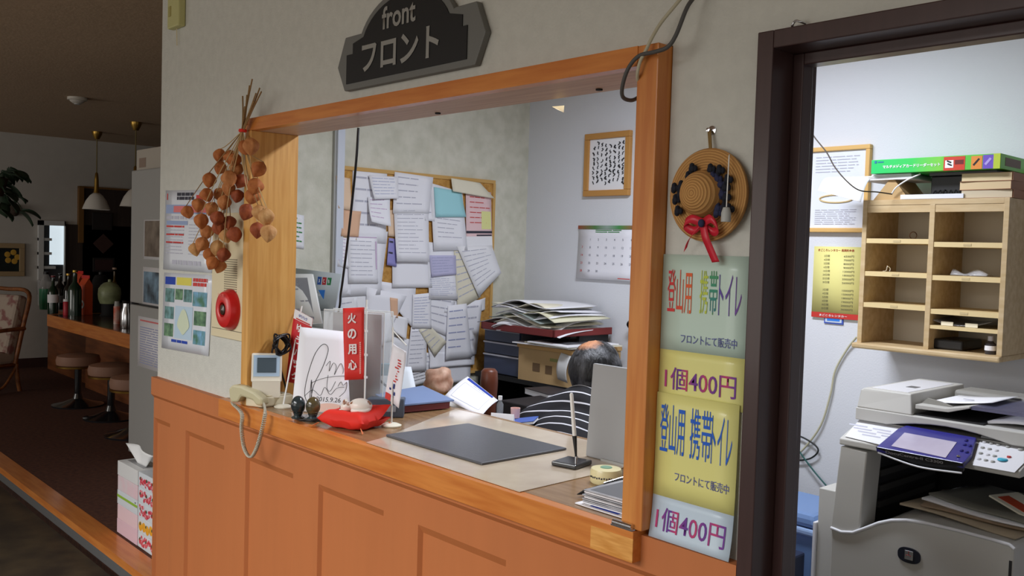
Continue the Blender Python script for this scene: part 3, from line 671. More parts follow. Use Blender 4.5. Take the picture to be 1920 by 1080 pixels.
# red cushion and cat ornament
cc = pZ(655, 800, C0); cc = V((cc.x + .006, cc.y + .012, C0))
cu = frame(cc, (math.cos(R(18)), math.sin(R(18)), 0)); hw = .082
t = thing('red_cushion', 'small red cloth cushion under the cat ornament', 'cushion', cc, R(18))
b = MB(cu); n = 16
def cs(u, v, sgn):
    x = (u - .5) * 2; y = (v - .5) * 2; e = (1 - abs(x) ** 4) * (1 - abs(y) ** 4); pull = 1 - .05 * (1 - abs(x) ** 2) * abs(y) ** 6 - .05 * (1 - abs(y) ** 2) * abs(x) ** 6
    z = .028 + sgn * .030 * e ** .5 - (.010 * math.exp(-(x * x + y * y) * 2.2) if sgn > 0 else 0) + (.030 * max(0, y) ** 2 * max(0, x + .3) if sgn > 0 else 0) + .0015 * math.sin(9 * x + 6 * y)
    return V((x * hw * pull * 1.05, y * hw * pull * .85, max(z, .0005)))
b.grid(lambda u, v: cs(u, v, 1), n, n); b.grid(lambda u, v: cs(u, v, -1), n, n); bmesh.ops.remove_doubles(b.bm, verts=b.bm.verts, dist=.0008)
b.build('pad', REDC, t, smooth=70)
b = MB(cu)
for sx, sy in ((-1, -1), (1, -1), (1, 1), (-1, 1)):
    for k in range(3): b.tube([(sx * hw * .98, sy * hw * .82, .014), (sx * (hw + .012 + .003 * k), sy * (hw * .86 + .006 * k), .002)], .001, 4)
b.build('tassel', mat('gold_thread', (226, 120, 60), .6), t)
cat = thing('cat_ornament', 'little white and brown sleeping cat ornament on the red cushion', 'ornament', cc + V((0, 0, .046)), R(18))
CATW = mat('cat_china', (236, 228, 218), .35, c2=(146, 88, 48), vs=24, coat=.3, lo=.40, hi=.44)
cm = frame(cc + V((.002, .004, .047)), (math.cos(R(40)), math.sin(R(40)), 0))
cm = cm @ Matrix.Scale(1.22, 4)
b = MB(cm); b.ell((.012, .002, .014), (.030, .022, .019), 20, 12); b.ell((-.022, -.004, .011), (.016, .015, .0135), 16, 10)
for s in (-1, 1): b.lathe([(.0055, 0), (.0035, .006), (.0005, .011)], (-.026, -.004 + s * .008, .02), 8)
b.tube(spline([(.036, .004, .008), (.034, -.018, .006), (.014, -.024, .005), (-.004, -.02, .005)], 5), .0048, 8)
for y in (-.014, .006): b.ell((-.03, y, .003), (.010, .005, .004), 10, 6)
b.build('body', CATW, cat, smooth=60)
b = MB(cm)
for s in (-1, 1): b.box((-.0365, -.004 + s * .006, .012), (.002, .004, .001))
b.box((-.0385, -.004, .008), (.002, .003, .002)); b.build('face', BLACK, cat)
# writing mat and desk sheet
b = MB(); q = [pZ(962, 926, CZ), pZ(1086, 888, CZ), V((-1.55, .515, CZ)), pZ(851, 767, CZ), pZ(722, 822, CZ), pZ(742, 838, CZ)]
q = [(-1.50, -.035), (-1.52, .515), (-2.415, .515), (-2.36, .40), (-2.17, .06), (-2.14, -.03)]
b.prism([(x, y, CZ + .0006) for x, y in q], (0, 0, .0012)); b.build('desk_sheet', mat('cream_marbled_sheet', (212, 196, 172), .12, c2=(196, 178, 156), vs=7, coat=.5, spec=.6), None, top=('cream marbled plastic sheet lying on the counter under the writing mat', 'sheet'))
b = MB(); b.bb((-2.172, .058, CZ + .0022), (-1.742, .368, CZ + .0085)); b.build('writing_mat', mat('charcoal_leather', (84, 86, 92), .28, bump=.25, bs=90, stretch=(1, 6, 1), coat=.15), None, bevel=.002, top=('dark charcoal leather writing mat on the counter', 'mat'))
# pen stand
c = pZ(1072, 872, CZ + .002); t = thing('pen_stand', 'white pen standing upright in a black square holder', 'pen holder', (c.x, c.y, CZ + .002), R(12))
Fp = frame((c.x, c.y, CZ + .0022), (math.cos(R(12)), math.sin(R(12)), 0))
b = MB(Fp); b.box((0, 0, .006), (.074, .082, .012)); b.build('base', mat('gloss_black', (30, 32, 36), .12, coat=.6), t, bevel=.003)
pt = pD(1072, 737, (c - CAM).dot(fwd) + .0); pt = V((c.x - .008, c.y - .002, 0)) ; pt.z = pY(1072, 737, pt.y).z
s0 = V((c.x + .004, c.y + .012, CZ + .016))
b = MB(); b.cyl(s0 - V((0, 0, .004)), s0 + V((0, 0, .008)), .0045, seg=12); b.build('socket', CHROME, t, smooth=40)
d = (pt - s0)
pen = MB(); pen.tube([s0 + d * .03, s0 + d * .36], [.0025, .0062], 12); pn = pen.build('pen_grip', BLACK, t, smooth=40)
MB().tube([s0 + d * .36, s0 + d * .98, s0 + d * 1.0], [.0054, .0048, .003], 12).build('pen_barrel', WHITE, t, smooth=40)
# cream tin
c = pZ(1120, 908, CZ); c = V((c.x, c.y + .03, C0)); t = thing('round_tin', 'round cream tin with a green centre on the counter', 'tin', c)
MB().lathe([(0, 0), (.036, 0), (.0385, .004), (.0385, .028), (.036, .034), (.02, .036), (0, .036)], c, 40).build('body', mat('cream_tin', (232, 222, 172), .35, coat=.3), t, smooth=35)
MB().lathe([(0, 0), (.015, 0), (.013, .002), (0, .0025)], c + V((0, 0, .0358)), 24).build('green_centre', mat('sage_green', (120, 160, 130), .5), t, label='sage green centre')
b = MB()
for k in range(11):
    a = R(-118 + 9 * k); p = c + V((.0387 * math.cos(a), .0387 * math.sin(a), .016 + .001 * (k % 2))); b.box(p, (.003, .002, .004), RM(a + PI / 2))
b.build('lettering', INKD, t)
# pile of cards and pen, edge clip
LAMC = mat('card_grey', (190, 192, 196), .3, c2=(150, 152, 158), vs=12)
rd = random.Random(9); cx, cy = -1.268, .083
for k in range(9):
    rz = R(rd.uniform(-3, 3)) + (R(4) if k == 8 else 0); z = CZ + .0012 + k * .0038
    low = k == 0
    t = thing('card_folder', 'bottom folder of the pile by the right post, with a blue strip' if low else ('topmost grey folder of the pile by the right post' if k == 8 else 'grey laminated folder within the pile by the right post'), 'folder', (cx, cy, z), rz, 'folders piled by the right post')
    b = MB(M_of(t)); w_ = .175 if low else .15; b.box((0 + rd.uniform(-.004, .004), rd.uniform(-.004, .004), .0014), (w_, .165 if low else .145, .0024)); b.build('cover', (PAPER if k % 3 == 1 else LAMC) if not low else PAPER, t)
    b = MB(M_of(t))
    if low: b.box((-.01, -.07, .0029), (.08, .018, .0004)); b.build('blue_strip', INKB, t, label='blue strip')
    else: b.box((0, 0, .0029), (.13, .125, .0004)); b.build('inner_sheet', mat('slate_card', (112, 116, 122), .3), t)
t = thing('ballpoint_pen', 'black pen with a pointed end lying against the folder pile', 'pen', (-1.345, .07, CZ + .03))
a, c = pY(1082, 927, .045), pY(1172, 900, .16)
d = (c - a); b = MB(); b.tube([a, a + d * .2, a + d * .22, a + d * .9, a + d], [.0008, .0075, .006, .006, .004], 12); b.build('barrel', BLACK, t, smooth=40)
b = MB(); b.tube([a + d * .55 + V((0, 0, .008)), a + d * .95 + V((0, 0, .008))], .0015, 6); b.build('pen_clip', CHROME, t)
t = thing('edge_clip', 'small chrome clip at the foot of the right post', 'clip', (-1.192, -.05, CZ))
b = MB(); b.cyl((-1.205, -.048, CZ + .007), (-1.155, -.048, CZ + .007), .0062, seg=14); b.build('roller', CHROME, t, smooth=40)
b = MB(); b.bb((-1.208, -.053, CZ), (-1.152, -.043, CZ + .003)); b.build('plate', CHROME, t)
# grey panel
t = thing('screen_board', 'plain grey upright board standing on the counter by the right post', 'panel', (-1.54, .36, CZ))
b = MB(); Mq = Matrix.Rotation(R(-4), 3, 'X'); b.box((-1.50, .372, CZ + .128), (.318, .016, .252), Mq); b.build('panel', mat('panel_grey', (158, 159, 160), .5), t, bevel=.003)
b = MB(); b.bb((-1.60, .35, CZ + .0005), (-1.40, .43, CZ + .008)); b.build('foot', GREY, t)
# terminal and card sign behind the left jamb
def slab(name, mt, q, n, thick, parent): return Sheet(q[0], q[1], q[2], n, br=q[3]).make(name, mt, parent, 1, 1, solid=thick)
y = .40; q = [pY(500, 514, y), pY(586, 514, y + .02), pY(500, 612, y - .05), pY(604, 606, y - .03)]
t = thing('tablet_terminal', 'white framed tablet terminal leaning behind the left jamb', 'tablet', (q[2].x + .06, y, CZ))
nn = (q[1] - q[0]).cross(q[0] - q[2]).normalized(); slab('case', WHITE, q, nn, .008, t)
sh = Sheet(q[0], q[1], q[2], nn, br=q[3]); sh.marks([(.05, .08, .9, .92)], mat('tablet_screen', (176, 180, 196), .25), t, name='screen', e=.005)
sh.marks(lines(.08, .14, .86, .86, 9, .35, 12, .4, 4), INK, t, e=.006)
b = MB(); b.bb((q[2].x - .02, y - .06, C0), (q[3].x, y + .06, q[2].z + .01)); b.build('stand', WHITE, t, bevel=.006)
y = .47; q = [pY(548, 502, y), pY(641, 514, y + .03), pY(548, 600, y), pY(626, 585, y + .02)]
t = thing('card_logo_sign', 'grey card payment sign with colour emblems behind the tablet', 'sign', (q[2].x + .08, y, CZ))
nn = (q[1] - q[0]).cross(q[0] - q[2]).normalized(); slab('board', mat('sign_pale_grey', (176, 184, 186), .4), q, nn, .006, t)
sh = Sheet(q[0], q[1], q[2], nn, br=q[3])
for i, c in enumerate(((40, 90, 170), (190, 40, 50), (40, 140, 80))): sh.marks([(.56 + .1 * i, .12, .64 + .1 * i, .3)], mat('emblem_%d' % i, c, .5), t, name='emblem', e=.0045)
uu = (q[1] - q[0]); uz = q[0] - q[2]
for i, ch in enumerate('JCB'): text(ch, sh.p(.60 + .1 * i, .21, .0055), uu, uz, .010, .014, PAPER, t, depth=.001, bold=.02)
sh.marks([(.5, .42, .74, .64)], mat('emblem_blue', (36, 120, 210), .4), t, name='emblem', e=.0045); text('VISA', sh.p(.62, .53, .0055), uu, uz, .032, .01, PAPER, t, depth=.001, bold=.02)
b = MB(); b.bb((q[2].x + .02, y - .01, C0), (q[3].x - .02, y + .03, q[3].z)); b.build('stand', GREY, t)
# hanging black cord
cable('power_cable', 'black cord hanging straight down inside the hatch near the left jamb', [pZ(672, 240, 1.972), pY(668, 300, .14), pY(660, 380, .17), pY(651, 460, .22), pY(642, 530, .27), pY(638, 565, .30), pY(640, 640, .36), V((-2.68, .47, CZ + .004))], .0042, BLACK, 'cord')
# binders and sheets near the cushion
t = thing('ring_binder', 'dark grey ring binder lying behind the red cushion', 'binder', (-2.47, .27, CZ), R(40))
Fb = frame((-2.50, .30, C0), (math.cos(R(52)), math.sin(R(52)), 0))
b = MB(Fb); b.prism([(-.07, -.11, 0), (-.07, -.11, .062), (-.07, .12, .034), (-.07, .12, 0)], (.12, 0, 0)); b.build('cover', mat('binder_grey', (74, 84, 98), .4), t, bevel=.004)
b = MB(Fb); b.box((-.01, -.1115, .03), (.07, .002, .02)); b.build('spine_label', mat('spine_grey', (140, 146, 156), .5), t)
t = thing('file_folder', 'dark red file folder lying under the blue folder on the counter', 'folder', (-2.42, .40, CZ), 0)
q = [pZ(715, 757, CZ + .03), pZ(822, 764, CZ + .012), pZ(826, 768, CZ + .006), pZ(712, 783, CZ + .006)]
def wedge(pts, th): return MB().prism(pts, (0, 0, th))
wedge([(-2.545, .30, CZ + .003), (-2.45, .285, CZ + .003), (-2.43, .5, CZ + .003), (-2.56, .5, CZ + .003)], .022).build('cover', mat('folder_maroon', (136, 70, 76), .5), t, bevel=.002)
t = thing('file_folder', 'blue file folder sloping over the dark red folder on the counter', 'folder', (-2.44, .40, CZ + .035), 0)
q = [pZ(700, 735, CZ + .075), pZ(828, 759, CZ + .034), pZ(716, 757, CZ + .045)]
b = MB(); b.prism([V((-2.575, .29, CZ + .046)), V((-2.44, .275, CZ + .028)), V((-2.42, .51, CZ + .028)), V((-2.60, .51, CZ + .054))], (0, 0, .005)); b.build('cover', mat('folder_blue', (122, 142, 182), .45), t)
# curved white sheet and cyan note
yv = .50
q = [pY(672, 686, yv), pY(768, 688, yv + .05), pY(668, 745, yv - .05), pY(782, 752, yv)]
sh = Sheet(q[0], q[1], q[2], (.6, -.8, .1), br=q[3], curl=lambda u, v: .05 * math.sin(PI * u) - .02)
sh.make('loose_sheet', mat('curved_paper', (226, 232, 238), .7), None, 12, 6, top=('large curved white sheet standing behind the white flag', 'paper'))
yv = .40; q = [pY(690, 681, yv), pY(738, 681, yv + .03), pY(690, 704, yv), pY(736, 704, yv + .03)]
Sheet(q[0], q[1], q[2], (.6, -.8, 0), br=q[3], curl=lambda u, v: .008 * math.sin(3 * u)).make('loose_sheet', mat('cyan_note', (128, 196, 222), .7), None, top=('cyan sheet behind the upright red banner', 'paper'))

# ================================================================== CORK BOARD AND PAPERS
XB = XS + .018
a, c = pX(632, 311, XB), pX(912, 700, XB)
t = thing('cork_board', 'wide cork board covered in papers on the office side wall', 'board', (XB - .009, (a.y + 1.73) / 2, .98))
b = MB(); b.bb((XS + .0005, .812, .96), (XB, 1.73, 1.945)); b.build('cork', CORK, t)
b = MB(); b.bb((XS + .0005, .812, 1.945), (XB + .006, 1.745, 1.963)); b.bb((XS + .0005, 1.73, .945), (XB + .006, 1.747, 1.945)); b.bb((XS + .0005, .812, .945), (XB + .006, 1.73, .96)); b.build('rim', mat('board_rim', (206, 164, 96), .6), t)
pap = []
def wp(label, tl, tr, bl, br=None, mt=PAPERB, lay=1, curl=.006, kind='g', seed=0, nl=8, cat='paper', name='pinned_paper', box=(.08, .1, .92, .9)):
    x = XB + .003 + .0022 * lay
    q = [pX(p[0], p[1], x) for p in (tl, tr, bl)]
    br_ = pX(br[0], br[1], x) if br else q[1] + q[2] - q[0]
    mid_ = (q[0] + q[1] + q[2] + br_) / 4; gs = 1.13
    q = [mid_ + (k_ - mid_) * gs for k_ in q]; br_ = mid_ + (br_ - mid_) * gs; curl = curl * .7
    rd = random.Random(seed + len(pap)); s1 = rd.uniform(.6, 1.4)
    sh = Sheet(q[0], q[1], q[2], (1, 0, 0), br=br_, curl=lambda u, v: curl * s1 * (v ** 2) + curl * .5 * (abs(u - .5) * 2) ** 3 * v)
    t = thing(name, label, cat, (q[2] + br_) / 2, 0, 'papers pinned on the cork board')
    sh.make('sheet', mt, t, 5, 7)
    if kind: sh.marks(lines(*box, nl, .16, seed + len(pap), .4, 3), {'g': INK, 'r': INKR, 'p': mat('mauve_print', (206, 180, 212), .8), 'b': mat('slate_blue_print', (164, 170, 204), .8), 'd': INKD}[kind], t)
    pap.append(t); return t, sh
wp('tan slip at the top left corner of the cork board', (632, 333), (655, 338), (634, 387), mt=PEACHP, kind=None, lay=1)
wp('beige slip below the tan slip at the board left edge', (635, 384), (660, 390), (641, 441), mt=PEACHP, kind='g', nl=3, lay=1)
wp('salmon square note left of the curled sheets', (646, 397), (675, 399), (640, 440), mt=SALMON, kind=None, lay=2)
wp('large white sheet behind the two curled sheets, upper left', (665, 324), (722, 330), (662, 446), lay=0, kind='g', nl=5, seed=2)
wp('wide curled sheet nearest the top left of the board', (695, 331), (744, 334), (701, 371), (741, 370), lay=5, curl=.02, kind='b', seed=4, nl=6)
wp('curled form hanging under the wide curled sheet', (692, 372), (729, 372), (692, 413), (724, 421), lay=4, curl=.03, kind='p', seed=5, nl=5)
wp('lined white sheet at the board left edge, beside the black cord', (634, 443), (653, 447), (633, 496), lay=2, kind='p', nl=7, seed=6)
wp('big blank-edged sheet behind the mauve headed form', (648, 441), (722, 441), (636, 550), (708, 546), lay=1, kind=None)
t, sh = wp('mauve headed form at the middle left of the board', (655, 447), (704, 449), (656, 526), lay=3, kind='g', seed=8, nl=9)
sh.marks([(.02, .01, .98, .03), (.93, .1, .97, .7)], mat('mauve_print', (186, 156, 196), .8), t)
wp('white sheet at the board left, under the mauve form', (636, 500), (656, 504), (632, 552), (655, 550), lay=1, kind=None)
wp('tall pair-printed sheet at the top centre of the board', (744, 327), (808, 336), (740, 396), (800, 396), lay=3, kind='g', seed=10, nl=5, curl=.004)
wp('long grid form under the tall top centre sheet', (742, 390), (800, 390), (744, 484), (798, 485), lay=4, kind='g', seed=11, nl=12, curl=.014)
wp('narrow strip peeking out right of the long grid form', (794, 369), (813, 371), (796, 411), (812, 412), lay=2, kind='g', nl=3, seed=3)
wp('blank white sheet under the long grid form', (740, 485), (803, 484), (739, 536), (805, 536), lay=2, kind=None)
wp('beige strip between the curled form and the long grid form', (728, 397), (741, 396), (728, 440), (740, 441), mt=PEACHP, lay=1, kind=None)
wp('violet card tucked by a dark clip left of the blank sheet', (730, 449), (742, 451), (725, 494), (741, 497), lay=2, mt=mat('violet_card', (150, 146, 206), .7), kind='d', nl=2)
wp('tall white sheet under the cyan note', (811, 351), (864, 366), (815, 463), (871, 463), lay=3, kind='g', seed=16, nl=5, curl=.01, box=(.15, .5, .9, .85))
wp('cyan note at the upper right of the board', (817, 354), (862, 362), (819, 404), (869, 404), mt=mat('note_cyan', (166, 222, 230), .8), lay=5, kind=None)
wp('folded white strip at the top right corner of the board', (850, 336), (900, 345), (851, 358), (921, 369), (), lay=7, kind=None, mt=CREAMP, curl=.012) if False else wp('folded white strip at the top right corner of the board', (850, 336), (898, 344), (851, 358), (920, 370), lay=8, kind=None, mt=CREAMP, curl=.012)
t, sh = wp('red printed flyer with yellow note at the board right edge', (876, 362), (918, 367), (876, 466), (919, 464), mt=PINKP, lay=3, kind='r', seed=20, nl=7, curl=.008, box=(.15, .02, .95, .6))
sh.marks([(.6, .33, .97, .63)], mat('yellow_note', (232, 232, 160), .8), t, name='yellow_note'); sh.marks([(.0, .66, 1, .70), (.4, .72, .98, .745)], INKD, t); sh.marks([(0, .75, 1, 1)], PAPER, t, name='white_foot', e=.0012, label='white lower part')
wp('white sheet with a blue printed card, right of centre', (805, 460), (852, 465), (806, 555), (854, 556), lay=2, kind='b', seed=22, nl=10, box=(.05, .62, .95, .95))
wp('blue printed card on the white sheet right of centre', (808, 481), (852, 481), (811, 517), (852, 513), lay=4, mt=mat('lilac_card', (196, 194, 226), .7), kind='b', nl=6, seed=7)
wp('cream sheet slanting beside the blue printed card', (853, 466), (878, 470), (859, 576), (897, 552), mt=CREAMP, lay=3, kind='g', nl=7, seed=23)
wp('diagonally hanging handwritten sheet over the board right edge', (862, 466), (920, 464), (897, 550), (934, 510), lay=6, mt=PAPER, kind='g', nl=8, seed=24, curl=.01)
wp('long pale sheet at the lower left behind the red banner', (640, 557), (690, 545), (640, 650), (690, 655), mt=PAPER, lay=1, kind=None)
wp('curling sheet with a folded corner at the lower left of the board', (690, 545), (757, 560), (688, 652), (716, 640), mt=PAPERB, lay=3, kind=None, curl=.025)
wp('broad blank sheet across the middle of the board', (706, 530), (776, 540), (734, 566), (772, 612), lay=1, kind=None)
wp('small peach strip pinned below the broad blank sheet', (732, 560), (745, 562), (733, 592), (744, 594), mt=SALMON, lay=4, kind=None)
wp('blue grid form left of the big leaflet', (776, 556), (806, 553), (774, 612), (806, 613), lay=4, kind='b', seed=29, nl=10)
wp('pale form reaching to the left edge of the big leaflet', (806, 557), (852, 562), (806, 612), (836, 626), lay=2, kind='g', seed=30, nl=4)
wp('white tag pinned above the white flag', (733, 592), (764, 598), (738, 620), (757, 634), mt=PAPER, lay=6, kind=None, curl=.015)
wp('big folded leaflet at the lower right of the board', (842, 579), (873, 575), (836, 668), (880, 664), lay=6, kind='b', seed=32, nl=6, curl=.012)
wp('white back page of the big leaflet at the board right', (873, 570), (903, 568), (870, 664), (890, 658), lay=4, kind='g', seed=33, nl=4, curl=.01)
wp('bottom sheet under the big leaflet', (812, 662), (886, 662), (808, 688), (882, 682), lay=3, kind=None, curl=.012)
wp('tall narrow list hanging at the bottom centre of the board', (772, 618), (799, 616), (763, 692), (796, 690), lay=4, kind='g', seed=34, nl=8)
wp('diagonal slip beside the tall narrow list', (788, 620), (806, 613), (814, 664), (833, 640), mt=CREAMP, lay=5, kind='g', nl=4, seed=35)
wp('grey sheet at the bottom left behind the white flag', (700, 622), (742, 618), (690, 700), (735, 702), mt=mat('shade_paper', (206, 206, 210), .8), lay=1, kind=None)
wp('white sheet low on the board between the white flag and the narrow list', (735, 636), (768, 640), (728, 700), (762, 704), mt=PAPER, lay=2, kind=None, curl=.01)
wp('white sheet behind the diagonal slip and the big leaflet', (800, 612), (842, 612), (806, 668), (838, 668), mt=PAPERB, lay=1, kind=None)
wp('white sheet at the middle left behind the upright red banner', (690, 590), (732, 566), (700, 640), (734, 636), mt=PAPER, lay=2, kind='g', nl=4)
wp('white strip across the right edge of the board under the diagonal sheet', (876, 572), (908, 560), (878, 590), (906, 580), mt=PAPER, lay=1, kind=None)
wp('white sheet bridging the middle and the right of the board', (838, 556), (868, 566), (834, 584), (862, 588), mt=PAPERB, lay=1, kind=None)
wp('white sheet at the lower left directly under the black cord', (634, 566), (668, 560), (636, 640), (668, 640), mt=PAPER, lay=1, kind='g', nl=5)
wp('white sheet low on the board right of the narrow list', (800, 664), (838, 668), (796, 712), (834, 704), mt=PAPER, lay=1, kind='g', nl=4)
wp('white sheet at the bottom right of the board under the bottom sheet', (840, 684), (880, 682), (842, 716), (878, 712), mt=PAPERB, lay=1, kind=None)
wp('scribbled sheet at the very bottom of the board', (768, 690), (802, 682), (772, 722), (806, 712), mt=PAPER, lay=2, kind='d', nl=5, seed=36)

q = [pX(p_[0], p_[1], XS + .003) for p_ in ((536, 398), (570, 404), (536, 462))]
sh = Sheet(q[0], q[1], q[2], (1, 0, 0)); t = thing('wall_slip', 'pale slip with green marks on the side wall left of the white post', 'paper', q[2]); sh.make('sheet', PAPER, t); sh.marks(lines(.2, .1, .9, .9, 6, .3, 77, .5, 3), mat('green_print', (70, 140, 80), .7), t)
# ================================================================== OFFICE BACK WALL
def yb(px, py, off=0.0): return pY(px, py, YB - off)
def framed(name, label, tl, br, fw, fm, pm, cat='picture'):
    a, c = yb(*tl, .02), yb(*br, .02); t = thing(name, label, cat, ((a.x + c.x) / 2, YB - .01, c.z))
    x0, x1, z0, z1 = a.x, c.x, c.z, a.z; y0, y1 = YB - .024, YB - .0005
    b = MB()
    for (p, q) in (((x0, y0, z1 - fw), (x1, y1, z1)), ((x0, y0, z0), (x1, y1, z0 + fw)), ((x0, y0, z0 + fw), (x0 + fw, y1, z1 - fw)), ((x1 - fw, y0, z0 + fw), (x1, y1, z1 - fw))): b.bb(p, q)
    b.build('picture_frame', fm, t, bevel=.003)
    b = MB(); b.bb((x0 + fw, YB - .012, z0 + fw), (x1 - fw, YB - .001, z1 - fw)); b.build('sheet', pm, t)
    sh = Sheet((x0 + fw, YB - .0122, z1 - fw), (x1 - fw, YB - .0122, z1 - fw), (x0 + fw, YB - .0122, z0 + fw), (0, -1, 0)); return t, sh
t, sh = framed('calligraphy_frame', 'wooden frame with brush calligraphy above the calendar', (1097, 252), (1178, 366), .03, mat('frame_oak', (196, 142, 76), .5), PAPER)
b = MB(); rd = random.Random(21)
for c_ in range(8):
    v = .05 + .1 * rd.random()
    while v < .86:
        u = .93 - c_ * .115; k = rd.random()
        b.tube(spline([sh.p(u + rd.uniform(-.03, .03), v + j * .02, .001) for j in range(4)], 3), .0022 + .0022 * k, 4); v += .07 + .05 * rd.random()
b.build('brush_strokes', mat('sumi_ink', (44, 44, 48), .7), t)
a, c = yb(1087, 428), yb(1194, 528); t = thing('wall_calendar', 'white month calendar with red and green top strip on the back wall', 'calendar', ((a.x + c.x) / 2, YB - .003, c.z))
sh = Sheet((a.x, YB - .006, a.z), (c.x, YB - .006, a.z), (a.x, YB - .006, c.z), (0, -1, 0), curl=lambda u, v: .01 * v * v); sh.make('page', mat('calendar_page', (238, 238, 246), .7), t, 4, 6)
b = MB(); b.bb((a.x - .002, YB - .01, a.z - .004), (c.x + .004, YB - .001, a.z + .014)); b.build('top_strip', ramp_mat('calendar_strip', 0, [(0, (150, 70, 50)), (.3, (80, 130, 70)), (.5, (150, 170, 160)), (.7, (70, 150, 80)), (1, (170, 80, 60))], .4, .5, 0, .5), t)
day = 1
for r_ in range(5):
    for c_ in range(7):
        if (r_ == 0 and c_ < 1) or (r_ == 4 and c_ > 5): day += 0; continue
        text(str(min(day, 30)), sh.p(.08 + c_ * .138, .22 + r_ * .155, .001), (1, 0, 0), (0, 0, 1), None, .011, INKR if c_ == 0 else mat('calendar_grey', (120, 120, 136), .7), t, name='day_number', depth=.0012, bold=.01) if day <= 30 else None
        day += 1
sh.marks(lines(.3, .03, .75, .1, 2, .5, 1, .2, 2), mat('green_print', (70, 140, 80), .7), t); sh.marks([(.72, .955, .92, .97)], INKR, t)
q = yb(1184, 608, .03); t = bpy.data.objects.new('door_3', None); COL.objects.link(t); t.location = q; t['kind'] = 'structure'; MW['door_3'] = Matrix.Translation(q); b = MB(); b.lathe([(0, 0), (.011, 0), (.011, .03), (.018, .034), (.02, .05), (.012, .06), (0, .06)], (q.x + .006, YB, q.z), 18, Mx); b.build('door_knob', mat('dark_steel', (60, 60, 62), .3, 1.0), t, smooth=40)
b = MB(); q = yb(1046, 204); b.poly([pZ(1035, 200, 1.9705), pZ(1058, 198, 1.9705), pY(1057, 211, .135), pY(1046, 206, .135)]); b.build('tape_scrap', mat('masking_tape', (214, 186, 116), .6), None, solid=.0006, top=('scrap of tan tape stuck under the hatch head board', 'tape'))

# ---- corner: shelf riser, drawers, box, papers
YF = 1.62
SH = mat('black_shelf', (22, 21, 22), .6)
def tb(px, py, y=YF): return pY(px, py, y)
zs = tb(930, 697).z - .012
t = thing('desk_shelf', 'low black shelf riser along the back wall under the drawers and box', 'shelf', (-3.0, 1.8, .8))
b = MB(); b.bb((-3.60, YF - .02, zs - .022), (-2.2, YB - .005, zs)); b.build('board', SH, t)
for x in (-3.585, -2.75, -2.22):
    b = MB(); b.bb((x - .012, YF, .802), (x + .012, YB - .01, zs - .022)); b.build('upright', SH, t)
t = thing('office_desk', 'dark office desk in the corner behind the counter, strewn with papers', 'desk', (-3.0, 1.5, FZ))
DZ = .80
b = MB(); b.bb((-3.64, 1.18, DZ - .03), (-2.05, YB - .003, DZ)); b.bb((-3.64, .55, DZ - .03), (-3.02, 1.18, DZ)); b.build('desk_top', mat('desk_dark', (62, 56, 54), .5), t)
for x, y in ((-3.6, .6), (-3.06, .6), (-3.6, 1.95), (-2.1, 1.22), (-2.1, 1.95)):
    b = MB(); b.bb((x - .02, y - .02, FZ), (x + .02, y + .02, DZ - .03)); b.build('leg', GREY, t)
# drawers
a, c = tb(908, 622), tb(968, 697)
t = thing('drawer_unit', 'three-drawer plastic chest with smoky blue fronts on the black shelf', 'drawers', ((a.x + c.x) / 2, 1.78, zs))
x0, x1, z0, z1 = a.x, c.x + .02, zs + .001, a.z + .02
b = MB(); b.bb((x0, YF + .012, z0), (x1, YB - .02, z1)); b.build('case', mat('case_grey', (84, 84, 90), .5), t, bevel=.002)
hts = [(.0, .42), (.44, .70), (.72, .98)]
for (h0, h1) in hts:
    b = MB(); b.bb((x0 + .004, YF, z0 + (z1 - z0) * h0 + .004), (x1 - .004, YF + .0115, z0 + (z1 - z0) * h1)); d_ = b.build('drawer', mat('smoky_blue', (60, 68, 92), .25), t, bevel=.002)
    b = MB(); zz = z0 + (z1 - z0) * h1; b.bb((x0 + .002, YF - .006, zz - .003), (x1 - .002, YF + .002, zz + .004)); b.build('handle', mat('pale_edge', (196, 196, 206), .4), d_)
# red tray and paper pile
a, c = tb(913, 612, 1.6), tb(1050, 622, 1.6)
zt = z1 + .003
t = thing('document_tray', 'dark red tray holding the heap of papers on the drawer chest', 'tray', ((a.x + c.x) / 2, 1.78, zt))
b = MB(); b.bb((a.x, 1.56, zt), (c.x, YB - .03, zt + .006)); b.bb((a.x, 1.56, zt), (c.x, 1.57, zt + .035)); b.bb((a.x, 1.56, zt), (a.x + .01, YB - .03, zt + .035)); b.bb((c.x - .01, 1.56, zt), (c.x, YB - .03, zt + .035)); b.build('tray', mat('tray_maroon', (120, 40, 38), .5), t, bevel=.002)
b = MB(); b.bb((x1 + .26, 1.75, zs + .18), (x1 + .28, YB - .04, zt)); b.build('support', SH, t)
rd = random.Random(17); PC = [PAPER, PAPERB, mat('grey_paper', (172, 172, 172), .8), CREAMP, PAPER, mat('green_grey_paper', (150, 160, 156), .8), mat('yellow_paper', (222, 218, 190), .8)]
LBL = ['white sheets at the bottom of the heap in the red tray', 'bluish sheet second from the bottom of the red tray heap', 'grey newsprint low in the red tray heap', 'cream sheet low in the middle of the red tray heap', 'drooping white sheet over the red tray edge', 'grey-green folder in the middle of the red tray heap', 'yellowish sheet in the right of the red tray heap', 'wavy white sheet in the upper red tray heap', 'bluish wavy sheet near the top of the red tray heap', 'grey crumpled newsprint near the top of the tray heap', 'cream sheet second from the top of the tray heap', 'topmost white sheet of the red tray heap']
